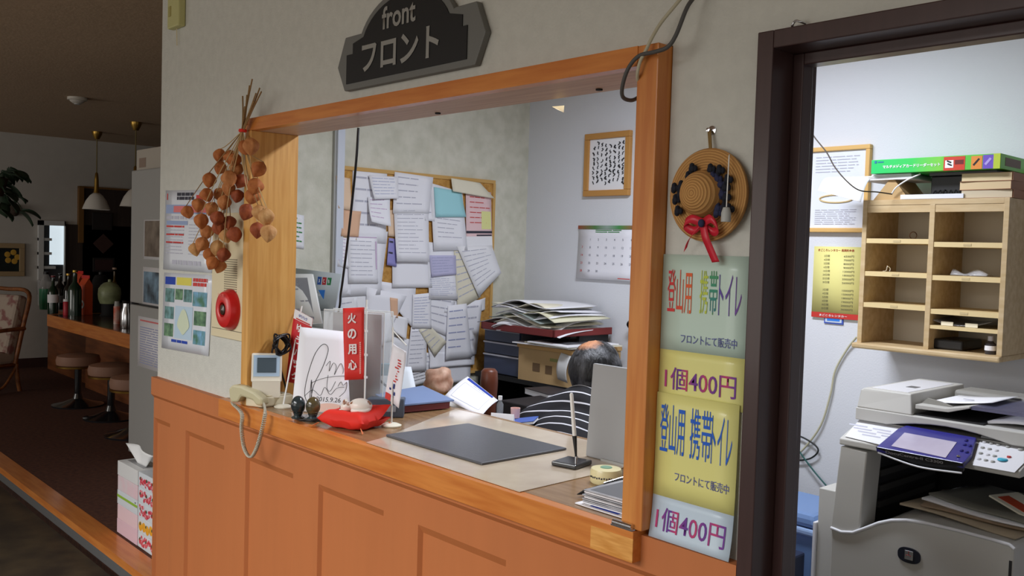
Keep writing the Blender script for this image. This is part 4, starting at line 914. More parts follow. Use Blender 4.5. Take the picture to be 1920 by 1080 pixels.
for k in range(12):
    xx = (a.x + c.x) / 2 + rd.uniform(-.05, .05) + (-.05 if k in (2, 5, 9) else .03); z = zt + .032 + k * .0105; hw_ = .21 if k < 9 else .18; rz = R(rd.uniform(-8, 8)); ph = rd.uniform(0, 6); am = .011 + .006 * rd.random(); dr_ = .05 if k == 4 else (.02 if k in (1, 7) else .0)
    Mk = frame((xx, 1.75, z), (math.cos(rz), math.sin(rz), 0))
    b = MB(Mk); b.grid(lambda u, v: V(((u - .5) * 2 * hw_, (v - .5) * .36, am * math.sin(7 * u + ph) * (1 - v) - dr_ * (1 - v) ** 4 - .012 * abs(2 * u - 1) ** 3)), 14, 6)
    b.build('paper_sheet', PC[k % 7], None, smooth=60, solid=.0035, top=(LBL[k], 'paper', 'papers heaped in the red tray'))
# cardboard box
a, c = tb(970, 645, 1.6), tb(1072, 712, 1.6)
t = thing('cardboard_box', 'brown cardboard box on the black shelf beside the drawer chest', 'box', ((a.x + c.x) / 2, 1.78, zs))
x0, x1, z0, z1 = x1 + .015, c.x, zs + .001, a.z
b = MB(); b.bb((x0, 1.6, z0), (x1, 1.94, z1)); b.build('body', BOXC, t)
b = MB(); b.bb((x0 - .006, 1.594, z1 - .012), (x1 + .004, 1.945, z1 + .006)); b.build('flap', mat('cardboard_lid', (200, 160, 104), .8), t)
b = MB(); W_ = x1 - x0
for (u, v, s) in ((.28, .42, .05), (.52, .4, .045)): b = MB(); b.bb((x0 + W_ * u, 1.5985, z0 + (z1 - z0) * v - .02), (x0 + W_ * u + s, 1.5995, z0 + (z1 - z0) * v + .02)); b.build('handling_mark', mat('box_print', (110, 86, 60), .8), t)
b = MB(); b.bb((x0 + W_ * .6, 1.5985, z1 - .06), (x0 + W_ * .74, 1.5995, z1 - .045)); b.build('green_label', mat('olive_label', (140, 140, 84), .8), t, label='olive green label')
sh = Sheet((x0 + W_ * .82, 1.592, z1 - .01), (x1 - .002, 1.592, z1 - .02), (x0 + W_ * .78, 1.592, z0 + .035), (0, -1, 0), curl=lambda u, v: .02 * math.sin(3 * v)); sh.make('tape_strip', mat('torn_tape', (206, 206, 206), .5), t)
for k, (dx, dy, rz, mt, lab) in enumerate(((-.02, 0, 4, PAPER, 'white sheet lying lowest on the cardboard box'), (.05, -.01, -6, CREAMP, 'cream sheet in the middle on the cardboard box'), (.07, -.03, -3, PAPER, 'photo page lying uppermost on the cardboard box'))):
    t = thing('paper_sheet', lab, 'paper', ((x0 + x1) / 2 + dx, 1.75 + dy, z1 + .008 + .007 * k), R(rz), 'papers on the cardboard box')
    b = MB(M_of(t)); b.box((0, 0, .003), (.38 - .05 * k, .34, .005)); b.build('sheet', mt, t)
    if k == 2: b = MB(M_of(t)); b.box((-.02, -.02, .0065), (.2, .18, .0008)); b.build('photo', mat('grey_photo', (120, 120, 124), .4, c2=(40, 40, 46), vs=16), t)
# desk clutter
q = [pD(877, 706, 3.35), pD(934, 751, 3.25), pD(831, 746, 3.2), pD(902, 782, 3.1)]
t = thing('plan_sheet', 'white printed sheet with a blue bar tilted against the desk clutter', 'paper', (q[2] + q[3]) / 2)
nn = (q[1] - q[0]).cross(q[0] - q[2]).normalized(); sh = Sheet(q[0], q[1], q[2], nn, br=q[3], curl=lambda u, v: .01 * math.sin(3 * v)); sh.make('sheet', PAPERB, t)
sh.marks([(.06, .02, .86, .12)], mat('royal_blue', (30, 60, 160), .6), t, name='blue_bar', label='blue bar'); sh.marks([(.1, .25, .8, .26), (.1, .25, .11, .85), (.1, .85, .86, .86), (.85, .25, .86, .86)] + lines(.3, .16, .7, .2, 1, .6, 3), INK, t)
q = [pD(842, 742, 3.38), pD(880, 712, 3.42), pD(820, 775, 3.3), pD(880, 790, 3.3)]
Sheet(q[0], q[1], q[2], nn, br=q[3]).make('loose_sheet', PAPER, None, top=('white sheet half hidden under the tilted printed sheet', 'paper'))
def blob(name, label, c, r, mt, cat, seed, amp=.3):
    rd = random.Random(seed); b = MB(); b.ell(c, r, 24, 16)
    from mathutils import noise
    for v in b.bm.verts: d = v.co - V(c); n_ = noise.noise(d * 28 + V((seed, 0, 0))); v.co = V(c) + d * (1 + amp * n_)
    return b.build(name, mt, None, smooth=70, top=(label, cat))
c = pD(822, 716, 3.35); blob('crumpled_bag', 'crumpled brown and pink bag on the desk below the papers', c, (.055, .05, .05), mat('crumpled_wrap', (206, 172, 150), .6, c2=(160, 110, 84), vs=22), 'bag', 3, .5)
c = pD(818, 752, 3.3); b = MB(); b.lathe([(0, 0), (.045, 0), (.055, .07), (.052, .07), (.042, .006), (0, .006)], c - V((0, 0, .04)), 20); b.build('small_basket', mat('basket_yellow', (206, 180, 90), .6), None, smooth=40, top=('small yellow pot under the crumpled bag', 'pot'))
c = pD(917, 716, 3.45); hz = c.z + .05 - DZ; MB().lathe([(0, 0), (.026, 0), (.028, hz * .5), (.034, hz - .05), (.031, hz - .01), (.022, hz), (0, hz)], (c.x, c.y, DZ), 24).build('clay_jar', mat('clay_brown', (96, 48, 30), .4), None, smooth=50, top=('tall reddish brown jar standing by the drawer chest', 'jar'))
zb = DZ
def on_desk(px, py, z=DZ): p = pZ(px, py, z); return p
ZP = .98
c = pD(966, 783, 3.15); t = thing('pink_cup', 'small pale pink cup on the desk', 'cup', c); MB().lathe([(0, 0), (.015, 0), (.017, .034), (.015, .034), (.0135, .004), (0, .004)], c, 24).build('body', mat('cup_pink', (232, 190, 180), .5), t, smooth=40)
c = pD(937, 782, 3.15); t = thing('small_bottle', 'small clear bottle beside the pink cup', 'bottle', c); MB().lathe([(0, 0), (.011, 0), (.012, .045), (.006, .055), (.006, .065), (0, .065)], c, 16).build('body', ACRY, t, smooth=40); MB().cyl(c + V((0, 0, .06)), c + V((0, 0, .074)), .007, seg=14).build('cap', WHITE, t)
c = pD(940, 790, 3.05); t = thing('name_card', 'small white card with print in front of the pink cup', 'card', c, R(20)); Fc = frame(c, (.8, .5, 0)); b = MB(Fc); b.prism([(-.04, 0, -.012), (-.04, .012, .024), (-.04, .014, .024), (-.04, .03, -.012)], (.08, 0, 0)); b.build('card', PAPER, t)
text('御案内', Fc @ V((.0, .003, .006)), Fc.to_3x3() @ V((1, 0, 0)), Fc.to_3x3() @ V((0, .3, 1)), .05, .014, INKD, t, depth=.0015) if False else None
c = pD(968, 792, 3.1); t = thing('booklet', 'blue edged booklet lying beside the pink cup', 'booklet', c, R(35)); b = MB(M_of(t)); b.box((0, 0, 0), (.14, .1, .008), Matrix.Rotation(R(-10), 3, 'Y')); b.build('pages', PAPER, t); b = MB(M_of(t)); b.box((0, 0, .0055), (.14, .1, .002), Matrix.Rotation(R(-10), 3, 'Y')); b.build('cover', mat('booklet_blue', (70, 96, 170), .5), t)
c = pD(925, 775, 3.3); 
t = thing('desk_organiser', 'dark box-shaped organiser under the clutter on the desk', 'organiser', (-2.75, 1.3, DZ)); b = MB(); b.bb((-2.95, 1.2, DZ), (-2.5, 1.5, .94)); b.build('body', mat('organiser_dark', (44, 40, 42), .6), t, bevel=.005)
b = MB(); b.bb((-2.93, 1.198, .83), (-2.52, 1.2, .838)); b.build('slot', BLACKM, t)
c = pY(1010, 735, 1.45); t = thing('book_block', 'white paged book lying on the desk under the black shelf', 'book', (c.x, 1.5, .925), R(-12)); b = MB(M_of(t)); b.box((0, .02, .015), (.2, .15, .024)); b.build('pages', PAPER, t); b = MB(M_of(t)); b.box((0, .02, .029), (.205, .155, .003)); b.build('cover', mat('book_cover_dark', (60, 56, 60), .5), t)
# ================================================================== PERSON
Hc = pD(1118, 674, 3.2); Fd = V((-.27, .963, 0)).normalized(); Rt = V((Fd.y, -Fd.x, 0))
mo = Hc - Fd * .30; mo.z = FZ
man = thing('person', 'person in a black shirt with thin white stripes seated with back turned, head bowed', 'person', mo, math.atan2(Rt.y, Rt.x))
Mm = M_of(man)
def capsule(b, a, c, r0, r1, seg=14):
    a, c = V(a), V(c); d = (c - a); n = 4; pts = []; rs = []
    dn_ = d.normalized()
    for k in range(3, 0, -1): t = k / 3; pts.append(a - dn_ * r0 * math.sin(t * PI / 2) * .98); rs.append(r0 * math.cos(t * PI / 2 * .96))
    for k in range(n + 1): pts.append(a + d * (k / n)); rs.append(r0 + (r1 - r0) * k / n)
    for k in range(1, 4): t = k / 3; pts.append(c + dn_ * r1 * math.sin(t * PI / 2) * .98); rs.append(r1 * math.cos(t * PI / 2 * .96))
    b.tube(pts, rs, seg)
J = dict(hip=(0, 0, .47), waist=(0, .06, .62), chest=(0, .15, .80), neck=(0, .22, .975), nt=(0, .255, 1.02), head=(0, .30, 1.13))
SHD = [(s * .178, .19, .872) for s in (-1, 1)]; ELB = [(s * .27, .34, .70) for s in (-1, 1)]; WR = [(s * .16, .56, .735) for s in (-1, 1)]
HIP = [(s * .09, .02, .45) for s in (-1, 1)]; KN = [(s * .13, .42, .45) for s in (-1, 1)]; AN = [(s * .13, .38, .09) for s in (-1, 1)]
def torso(b, e):
    Mt = Matrix.Rotation(R(-28), 3, 'X')
    b.ell((0, 0, .48), (.165 + e, .125 + e, .12 + e), 20, 12)
    b.ell((0, .06, .63), (.15 + e, .115 + e, .16 + e), 20, 12, Mt); b.ell((0, .135, .80), (.18 + e, .125 + e, .165 + e), 20, 12, Mt)
    for i in (0, 1):
        capsule(b, J['neck'], SHD[i], .062 + e, .066 + e); capsule(b, SHD[i], ELB[i], .06 + e, .045 + e)
def arms(b, e=0):
    for i in (0, 1): capsule(b, ELB[i], WR[i], .043 + e, .027 + e)
b = MB(Mm); torso(b, 0); arms(b); capsule(b, J['neck'], J['nt'], .058, .054)
b.ell((0, .30, 1.085), (.076, .1, .094), 24, 16); b.ell((0, .35, 1.025), (.056, .06, .05), 18, 10); capsule(b, J['nt'], (0, .28, 1.04), .055, .06)
b.ell((0, .405, 1.065), (.012, .018, .02), 10, 8)
for s in (-1, 1):
    b.ell((s * .078, .298, 1.07), (.012, .02, .032), 12, 8)
    capsule(b, HIP[(s + 1) // 2], KN[(s + 1) // 2], .082, .06); capsule(b, KN[(s + 1) // 2], AN[(s + 1) // 2], .055, .038); capsule(b, (s * .13, .37, .05), (s * .135, .50, .035), .042, .032)
    wx, wy, wz = WR[(s + 1) // 2]
    b.ell((wx - s * .008, wy + .045, wz - .008), (.038, .05, .015), 14, 8)
    for k in range(4):
        fx_ = wx - s * .008 + (k - 1.5) * .0185; L_ = (.066, .078, .074, .056)[k if s < 0 else 3 - k]
        capsule(b, (fx_, wy + .085, wz - .008), (fx_ + .002 * (k - 1.5), wy + .085 + L_ * .6, wz - .010), .0085, .008, 8); capsule(b, (fx_ + .002 * (k - 1.5), wy + .085 + L_ * .6, wz - .010), (fx_ + .003 * (k - 1.5), wy + .085 + L_, wz - .022), .008, .007, 8)
    capsule(b, (wx - s * .035, wy + .02, wz - .008), (wx - s * .066, wy + .055, wz - .012), .011, .009, 8); capsule(b, (wx - s * .066, wy + .055, wz - .012), (wx - s * .07, wy + .085, wz - .018), .009, .0075, 8)
body = b.build('body', mat('skin', (206, 158, 124), .55, var=.08, vs=30), man)
md = body.modifiers.new('remesh', 'REMESH'); md.mode = 'VOXEL'; md.voxel_size = .0055; md.use_smooth_shade = True
md = body.modifiers.new('smooth', 'SMOOTH'); md.factor = .5; md.iterations = 4
# striped shirt: thin pale stripes across the leaning torso
SHI = mat('striped_shirt', (22, 21, 26), .85); nt = SHI.node_tree; bs_ = nt.nodes['Principled BSDF']
tc = nm(SHI, 'ShaderNodeTexCoord'); dt = nm(SHI, 'ShaderNodeVectorMath'); dt.operation = 'DOT_PRODUCT'; dt.inputs[1].default_value = (0, .83, .56)
nt.links.new(tc.outputs['Object'], dt.inputs[0])
mu = nm(SHI, 'ShaderNodeMath'); mu.operation = 'MULTIPLY'; mu.inputs[1].default_value = 1 / .034; nt.links.new(dt.outputs['Value'], mu.inputs[0])
fr = nm(SHI, 'ShaderNodeMath'); fr.operation = 'FRACT'; nt.links.new(mu.outputs[0], fr.inputs[0])
gt = nm(SHI, 'ShaderNodeMath'); gt.operation = 'GREATER_THAN'; gt.inputs[1].default_value = .86; nt.links.new(fr.outputs[0], gt.inputs[0])
mx = nm(SHI, 'ShaderNodeMix'); mx.data_type = 'RGBA'; nt.links.new(gt.outputs[0], mx.inputs[0]); mx.inputs[6].default_value = lin((24, 23, 28)); mx.inputs[7].default_value = lin((206, 206, 214)); nt.links.new(mx.outputs[2], bs_.inputs['Base Color'])
b = MB(Mm); torso(b, .014)
for i in (0, 1): capsule(b, ELB[i], V(ELB[i]).lerp(V(WR[i]), .75), .058, .042)
sh_ = b.build('shirt', SHI, man)
md = sh_.modifiers.new('remesh', 'REMESH'); md.mode = 'VOXEL'; md.voxel_size = .008; md.use_smooth_shade = True
md = sh_.modifiers.new('smooth', 'SMOOTH'); md.factor = .5; md.iterations = 6
b = MB(Mm); b.ell((0, 0, .465), (.17, .135, .11), 20, 10)
for i in (0, 1): capsule(b, HIP[i], KN[i], .094, .07); capsule(b, KN[i], (AN[i][0], AN[i][1], .12), .066, .05)
tr_ = b.build('trousers', mat('trouser_dark', (40, 40, 46), .85), man); md = tr_.modifiers.new('remesh', 'REMESH'); md.mode = 'VOXEL'; md.voxel_size = .01; md.use_smooth_shade = True
from mathutils import noise
b = MB(Mm); ce = V((0, .296, 1.088)); rows, seg = 22, 36; g = []
for j in range(rows + 1):
    th = PI * j / rows * .99; ring = []
    for k in range(seg):
        ph = 2 * PI * k / seg; d = V((math.sin(th) * math.cos(ph), math.sin(th) * math.sin(ph), math.cos(th)))
        n_ = .006 * noise.noise(V((d.x * 9, d.y * 9, d.z * 3)))
        ring.append((d, b.v(ce + V((d.x * (.086 + n_), d.y * (.106 + n_), d.z * (.098 + n_))))))
    g.append(ring)
def hairy(d):
    if d.y > .45 and d.z < .55: return False                                      # face
    if d.z < -.86 + .4 * max(0, d.y): return False
    if abs(d.x) > .82 and abs(d.z + .12) < .24 and -.25 < d.y < .2: return False   # ears
    return True
for A, B in zip(g, g[1:]):
    for k in range(seg):
        q = [A[k], A[(k + 1) % seg], B[(k + 1) % seg], B[k]]
        if hairy(sum((x[0] for x in q), V()) / 4): b.f([x[1] for x in q])
HAIR = mat('grey_black_hair', (92, 92, 96), .5, c2=(16, 15, 17), vs=34, stretch=(1, 1, .3), bump=.9, bs=150, lo=.46, hi=.72)
nt = HAIR.node_tree; bs_ = nt.nodes['Principled BSDF']; src = bs_.inputs['Base Color'].links[0].from_socket
tc = nm(HAIR, 'ShaderNodeTexCoord'); ds_ = nm(HAIR, 'ShaderNodeVectorMath'); ds_.operation = 'DISTANCE'; ds_.inputs[1].default_value = (-.012, .262, 1.185); nt.links.new(tc.outputs['Object'], ds_.inputs[0])
nz = nm(HAIR, 'ShaderNodeTexNoise'); nz.inputs['Scale'].default_value = 60; nt.links.new(tc.outputs['Object'], nz.inputs['Vector'])
ad = nm(HAIR, 'ShaderNodeMath'); ad.operation = 'MULTIPLY_ADD'; ad.inputs[1].default_value = .03; nt.links.new(nz.outputs[0], ad.inputs[0]); nt.links.new(ds_.outputs['Value'], ad.inputs[2])
rp = nm(HAIR, 'ShaderNodeMapRange'); rp.inputs[1].default_value = .038; rp.inputs[2].default_value = .066; nt.links.new(ad.outputs[0], rp.inputs[0])
mx = nm(HAIR, 'ShaderNodeMix'); mx.data_type = 'RGBA'; mx.inputs[6].default_value = lin((176, 122, 88)); nt.links.new(rp.outputs[0], mx.inputs[0]); nt.links.new(src, mx.inputs[7]); nt.links.new(mx.outputs[2], bs_.inputs['Base Color'])
b.build('hair', HAIR, man, smooth=80, solid=.008)
t = thing('office_chair', 'office chair under the seated person behind the counter', 'chair', (mo.x, mo.y, FZ), man.rotation_euler.z)
b = MB(M_of(t)); b.box((0, .12, .335), (.44, .44, .06)); b.build('seat', mat('chair_fabric', (50, 54, 66), .9), t, bevel=.02)
MB(M_of(t)).cyl((0, .1, .06), (0, .1, .305), .025).build('post', BLACK, t)
for k in range(5):
    a = 2 * PI * k / 5; b = MB(M_of(t)); b.tube([(0, .1, .07), (.24 * math.cos(a), .1 + .24 * math.sin(a), .045)], [.02, .014], 8); b.ell((.24 * math.cos(a), .1 + .24 * math.sin(a), .023), (.022, .022, .022), 10, 6); b.build('leg', BLACK, t)

# ================================================================== RIGHT OF THE DOORWAY
t, sh = framed('certificate_frame', 'pale wooden framed certificate on the wall left of the pigeonholes', (1512, 278), (1625, 436), .018, mat('frame_pale', (222, 178, 108), .5), mat('certificate_sheet', (228, 232, 242), .7))
sh.marks(lines(.1, .07, .9, .3, 6, .25, 31, .4, 4) + lines(.12, .76, .88, .97, 8, .3, 32, .2, 5), INK, t)
b = MB(); b.tube([sh.p(.5 + .3 * math.cos(a), .62 + .05 * math.sin(a), .002) for a in [2 * PI * k / 28 for k in range(29)]], .0035, 5); b.build('seal_ring', mat('seal_tan', (214, 190, 140), .7), t, label='tan oval seal')
a, c = yb(1532, 462), yb(1612, 594); a2 = yb(1528, 462)
Z0 = yb(1530, 594).z; Xa, Xb = yb(1529, 470).x, yb(1530, 470).x + .212
t = thing('price_list', 'yellow laminated rental price list with red bottom bar on the wall', 'notice', ((Xa + Xb) / 2, YB - .002, Z0))
sh = Sheet((Xa, YB - .0095, a.z), (Xb, YB - .0095, a.z), (Xa, YB - .0095, Z0), (0, -1, 0)); sh.make('sheet', mat('list_yellow', (238, 230, 148), .6), t, 2, 2)
sh.marks([(0, .925, 1, 1)], mat('list_red', (200, 56, 48), .5), t, name='red_bar', label='red bar')
text('まごころレンタカー 長期料金表', sh.p(.45, .05, .001), (1, 0, 0), (0, 0, 1), .155, .0105, mat('list_brown', (176, 80, 50), .6), t, bold=.02)
text('まごころレンタカー', sh.p(.45, .962, .001), (1, 0, 0), (0, 0, 1), .12, .009, PAPER, t, depth=.0022, bold=.02)
text('\n'.join(['3日間', '4日間', '5日間', '6日間', '10日間', '20日間', '25日間', '30日間', '  ', '3日間', '4日間', '5日間', '6日間', '10日間', '20日間']), sh.p(.27, .5, .001), (1, 0, 0), (0, 0, 1), .03, .222, mat('list_ink', (96, 92, 70), .6), t, line=1.5)
text('\n'.join(['6500円', '7000円', '8000円', '9000円', '12000円', '18000円', '20000円', '26000円', '  ', '10000円', '15000円', '18000円', '19000円', '20000円', '36000円']), sh.p(.71, .5, .001), (1, 0, 0), (0, 0, 1), .05, .222, mat('list_ink', (96, 92, 70), .6), t, line=1.5)
a, c = yb(1546, 588, .004), yb(1581, 609, .004); t = thing('card_holder', 'small blue bordered card holder under the yellow price list', 'holder', ((a.x + c.x) / 2, YB - .003, c.z))
b = MB(); b.bb((a.x, YB - .006, c.z), (c.x, YB - .0005, a.z + .004)); b.build('holder', mat('holder_blue', (70, 96, 190), .4), t, bevel=.001)
b = MB(); b.bb((a.x + .006, YB - .0075, c.z + .006), (c.x - .006, YB - .0055, a.z)); b.build('card', mat('pale_blue_card', (206, 220, 240), .6), t)
b = MB(); b.bb((a.x + .014, YB - .0085, c.z + .012), (c.x - .014, YB - .007, a.z - .003)); b.build('blue_patch', mat('bright_blue', (50, 130, 230), .5), t)
# pigeonhole unit
YP = 1.735
def pp(px, py, y=YP): return pY(px, py, y)
xl = pp(1613, 500).x; xr = pp(1887, 500).x; zt = pp(1750, 373).z; zb_ = pp(1740, 655).z; th = .017
t = thing('pigeonhole_unit', 'pine pigeonhole shelf unit of ten compartments hung on the office wall', 'shelf unit', ((xl + xr) / 2, 1.86, zb_))
b = MB(); b.bb((xl, YP, zb_), (xl + th, YB - .001, zt)); b.build('side_panel', PINE, t, bevel=.001)
b = MB(); b.bb((xr - th, YP, zb_), (xr, YB - .001, zt)); b.build('side_panel', PINE, t, bevel=.001)
b = MB(); b.bb((xl + th, YP, zt - .018), (xr - th, YB - .001, zt)); b.bb((xl + th, YP + .002, pp(1680, 398).z), (xr - th, YP + .02, zt - .018)); b.build('top_panel', PINE, t)
b = MB(); b.bb((xl - .012, YP - .02, zb_ - .02), (xr + .001, YB - .001, zb_)); b.build('bottom_panel', PINE, t, bevel=.006)
b = MB(); b.bb((xl + th, YB - .012, zb_), (xr - th, YB - .001, zt - .018)); b.build('back_panel', mat('back_board', (212, 204, 186), .7), t)
xm = pp(1743, 500).x; b = MB(); b.bb((xm - .009, YP, zb_), (xm + .009, YB - .012, zt - .018)); b.build('divider', PINE, t, bevel=.001)
SHZ = {0: [pp(1680, y).z for y in (452, 515, 575)], 1: [pp(1810, y).z for y in (459, 523, 588, 618)]}
for col, zs_ in SHZ.items():
    for z in zs_:
        x0, x1 = (xl + th, xm - .009) if col == 0 else (xm + .009, xr - th)
        b = MB(); hh = .006 if z == SHZ[1][-1] else .0085; b.bb((x0, YP + .003, z - hh), (x1, YB - .012, z + hh)); o = b.build('shelf', mat('shelf_edge', (226, 202, 150), .5), t)
        if hh > .007: b = MB(); b.bb(((x0 + x1) / 2 - .012, YP + .0018, z - .004), ((x0 + x1) / 2 + .014, YP + .003, z + .004)); b.build('number_label', mat('pencil_mark', (206, 184, 138), .7), o)
# things in the compartments
z = SHZ[1][1] + .009; x = pp(1800, 515).x
b = MB(); rd = random.Random(2); b.grid(lambda u, v: V((x - .055 + .12 * u, 1.79 + .06 * v, z + .002 + .022 * math.sin(PI * v) * (.6 + .4 * math.sin(9 * u + 4 * v)))), 12, 8); b.build('plastic_packet', mat('clear_film', (220, 220, 224), .1, alpha=.35, spec=.8), None, smooth=60, solid=.001, top=('crinkled clear plastic packet on the right column shelf', 'packet'))
z = SHZ[0][1] + .009; q = pp(1664, 505, 1.80); b = MB(); b.tube(spline([(q.x - .012, 1.79, z + .002), (q.x, 1.79, z + .004), (q.x + .004, 1.79, z + .02), (q.x + .01, 1.80, z + .012), (q.x + .008, 1.80, z + .002)], 5), .002, 6); b.build('wire_clip', CHROME, None, smooth=60, top=('tiny bent metal clip on the left column shelf', 'clip'))
z = SHZ[0][0] + .009; q = pp(1712, 444, 1.88); b = MB(); b.tube([(q.x + .013 * math.cos(2 * PI * k / 20), 1.88, z + .0155 + .013 * math.sin(2 * PI * k / 20)) for k in range(21)], .0018, 6); b.build('key_ring', mat('dull_copper', (120, 90, 70), .4, 1.0), None, smooth=60, top=('brown ring standing on the top left shelf', 'ring'))
z = SHZ[1][3] + .0065; q = pp(1805, 606, 1.8)
t = thing('clear_tray', 'shallow clear plastic tray in the narrow right compartment', 'tray', (q.x, 1.84, z)); b = MB(); b.grid(lambda u, v: V((q.x - .1 + .2 * u, 1.76 + .16 * v, z + .003 + .018 * abs(2 * u - 1) ** 2 + .01 * v)), 12, 4); b.build('tray', mat('smoky_film', (150, 150, 156), .1, alpha=.5, spec=.8), t, smooth=60, solid=.003)
for k, dx in enumerate((-.035, .045)): b = MB(); b.bb((q.x + dx - .02, 1.757, z + .0005), (q.x + dx + .02, 1.76, z + .014)); b.build('label', CREAMP, t)
z = zb_ + .001; q = pp(1855, 648, 1.77); t = thing('small_bottle', 'little bottle with white cap and label in the bottom right compartment', 'bottle', (q.x, 1.78, z))
MB().lathe([(0, 0), (.016, 0), (.017, .004), (.017, .034), (.008, .042), (.008, .046), (0, .046)], (q.x, 1.78, z), 18).build('body', mat('dark_glass', (60, 56, 60), .1), t, smooth=40)
MB().lathe([(.0173, .012), (.0176, .012), (.0176, .028), (.0173, .028)], (q.x, 1.78, z), 18).build('label', PAPER, t); MB().cyl((q.x, 1.78, z + .044), (q.x, 1.78, z + .06), .009, seg=14).build('cap', mat('cap_grey', (176, 176, 182), .4), t)
q = pp(1775, 640, 1.82); b = MB(); b.bb((q.x - .04, 1.78, z), (q.x + .07, 1.95, z + .035)); b.build('dark_case', mat('case_black', (26, 24, 26), .3), None, bevel=.006, top=('black case lying in the bottom right compartment', 'case'))
# stuff on top
zt0 = zt + .001
GX0, GX1 = pp(1634, 305, 1.72).x, pp(1876, 305, 1.72).x; gz0 = pp(1750, 321, 1.72).z; gz1 = pp(1750, 294, 1.72).z
t = thing('green_box', 'long bright green product box lying on top of the pigeonhole unit', 'box', ((GX0 + GX1) / 2, 1.80, gz0))
ST = [(0, (30, 190, 100)), (.33, (50, 200, 90)), (.55, (120, 204, 70)), (.62, (80, 190, 70)), (1.0, (110, 196, 60))]
b = MB(); b.bb((GX0, 1.72, gz0), (GX1, 1.95, gz1)); b.build('carton', ramp_mat('green_carton', 0, ST, GX1 - GX0, .4, 0, .5), t, bevel=.001)
Wg = GX1 - GX0; yf = 1.7195
def patch(u0, v0, u1, v1, mt, name='printed_patch', e=.0, label=None):
    b = MB(); b.bb((GX0 + Wg * u0, yf - .0004 - e, gz1 - (gz1 - gz0) * v1), (GX0 + Wg * u1, yf, gz1 - (gz1 - gz0) * v0)); return b.build(name, mt, t, label=label)
patch(.585, .06, .745, 1, mat('patch_red', (206, 60, 40), .4)); patch(.597, .3, .66, .82, PAPER, e=.0006); patch(.67, .3, .735, .6, mat('patch_dark_red', (110, 30, 30), .4), e=.0006)
patch(.79, .1, .87, .98, mat('patch_orange', (226, 140, 60), .4)); patch(.875, .06, .95, .98, mat('patch_violet', (110, 80, 190), .4)); patch(.95, 0, .998, 1, mat('patch_lime', (186, 206, 60), .4))
b = MB(); 
for k, (u, v) in enumerate(((.607, .4), (.612, .6))): b.box((GX0 + Wg * (u + .02), yf - .0014, gz1 - (gz1 - gz0) * v), (.016, .0004, .005), Matrix.Rotation(R(25), 3, 'Y'))
b.box((GX0 + Wg * .828, yf - .0008, gz1 - (gz1 - gz0) * .5), (.006, .0004, .028), Matrix.Rotation(R(40), 3, 'Y')); b.build('device_picture', BLACK, t)
b = MB(); b.box((GX0 + Wg * .912, yf - .0008, gz1 - (gz1 - gz0) * .5), (.008, .0004, .026), Matrix.Rotation(R(40), 3, 'Y')); b.build('device_picture', mat('pale_violet', (176, 160, 226), .4), t)
text('自動中間調節に必要なマルチメディアカードリーダー', (GX0 + Wg * .33, yf, gz1 - (gz1 - gz0) * .54), (1, 0, 0), (0, 0, 1), Wg * .46, .0125, PAPER, t, depth=.0008, bold=.02) if False else text('マルチメディアカードリーダーセット', (GX0 + Wg * .33, yf, gz1 - (gz1 - gz0) * .54), (1, 0, 0), (0, 0, 1), Wg * .46, .0125, PAPER, t, depth=.0008, bold=.03)
b = MB(); b.bb((GX0 + .012, yf - .0005, gz1 - .013), (GX0 + .02, yf, gz1 - .004)); b.bb((GX0 + .024, yf - .0005, gz1 - .011), (GX0 + .045, yf, gz1 - .007)); b.build('maker_mark', mat('mark_blue', (30, 110, 150), .4), t)
b = MB(); b.bb((GX1 - .0002, 1.76, gz0 + .012), (GX1 + .0006, 1.9, gz1 - .01)); b.build('side_print', mat('side_brown', (96, 70, 40), .5), t)
sup = gz0 - zt0
t2 = thing('black_device', 'black electronic device wedged under the green box', 'device', (pp(1800, 340, 1.8).x, 1.84, zt0)); xx = pp(1800, 340, 1.8).x
b = MB(); b.bb((xx - .09, 1.78, zt0), (xx + .02, 1.95, gz0 - .012)); b.build('case', BLACK, t2, bevel=.004); b = MB(); b.bb((xx - .09, 1.765, gz0 - .0115), (xx + .13, 1.95, gz0 - .001)); b.build('lid', mat('device_grey', (74, 74, 76), .4), t2)
b = MB()
for k in range(7): b.tube(spline([(xx - .08 + .018 * k, 1.775, zt0 + .003), (xx - .075 + .018 * k, 1.768, zt0 + .02 + .004 * (k % 3)), (xx - .07 + .017 * k, 1.775, zt0 + .03)], 4), .003, 5)
b.build('cord_bundle', BLACKM, t2)
# notebooks
x0, x1 = pp(1802, 355, 1.75).x, pp(1895, 355, 1.75).x
for k, (mt, lab) in enumerate(((mat('page_edge', (206, 192, 166), .8), 'bottom paperback of the stack under the right end of the green box'), (mat('page_edge2', (214, 190, 150), .8), 'middle paperback of the stack under the right end of the green box'), (mat('page_edge3', (220, 200, 160), .8), 'top paperback of the stack under the right end of the green box'))):
    hh = (gz0 - zt0 - .004) / 3 * .93; z = zt0 + k * (hh + .0004)
    t = thing('paperback', lab, 'book', ((x0 + x1) / 2, 1.82, z), R((3, -2, 1)[k]), 'paperbacks on the pigeonhole unit')
    b = MB(M_of(t)); b.box((0, 0, hh / 2), (x1 - x0 + .006 * (k % 2), .14, hh - .002)); b.build('pages', mt, t)
    b = MB(M_of(t)); b.box((0, 0, hh - .0005), (x1 - x0 + .008, .144, .001)); b.box((0, 0, .0005), (x1 - x0 + .008, .144, .001)); b.box(((x1 - x0) / 2 + .0045, 0, hh / 2), (.001, .144, hh)); b.build('cover', mat('cover_brown', (150, 104, 74), .6), t)
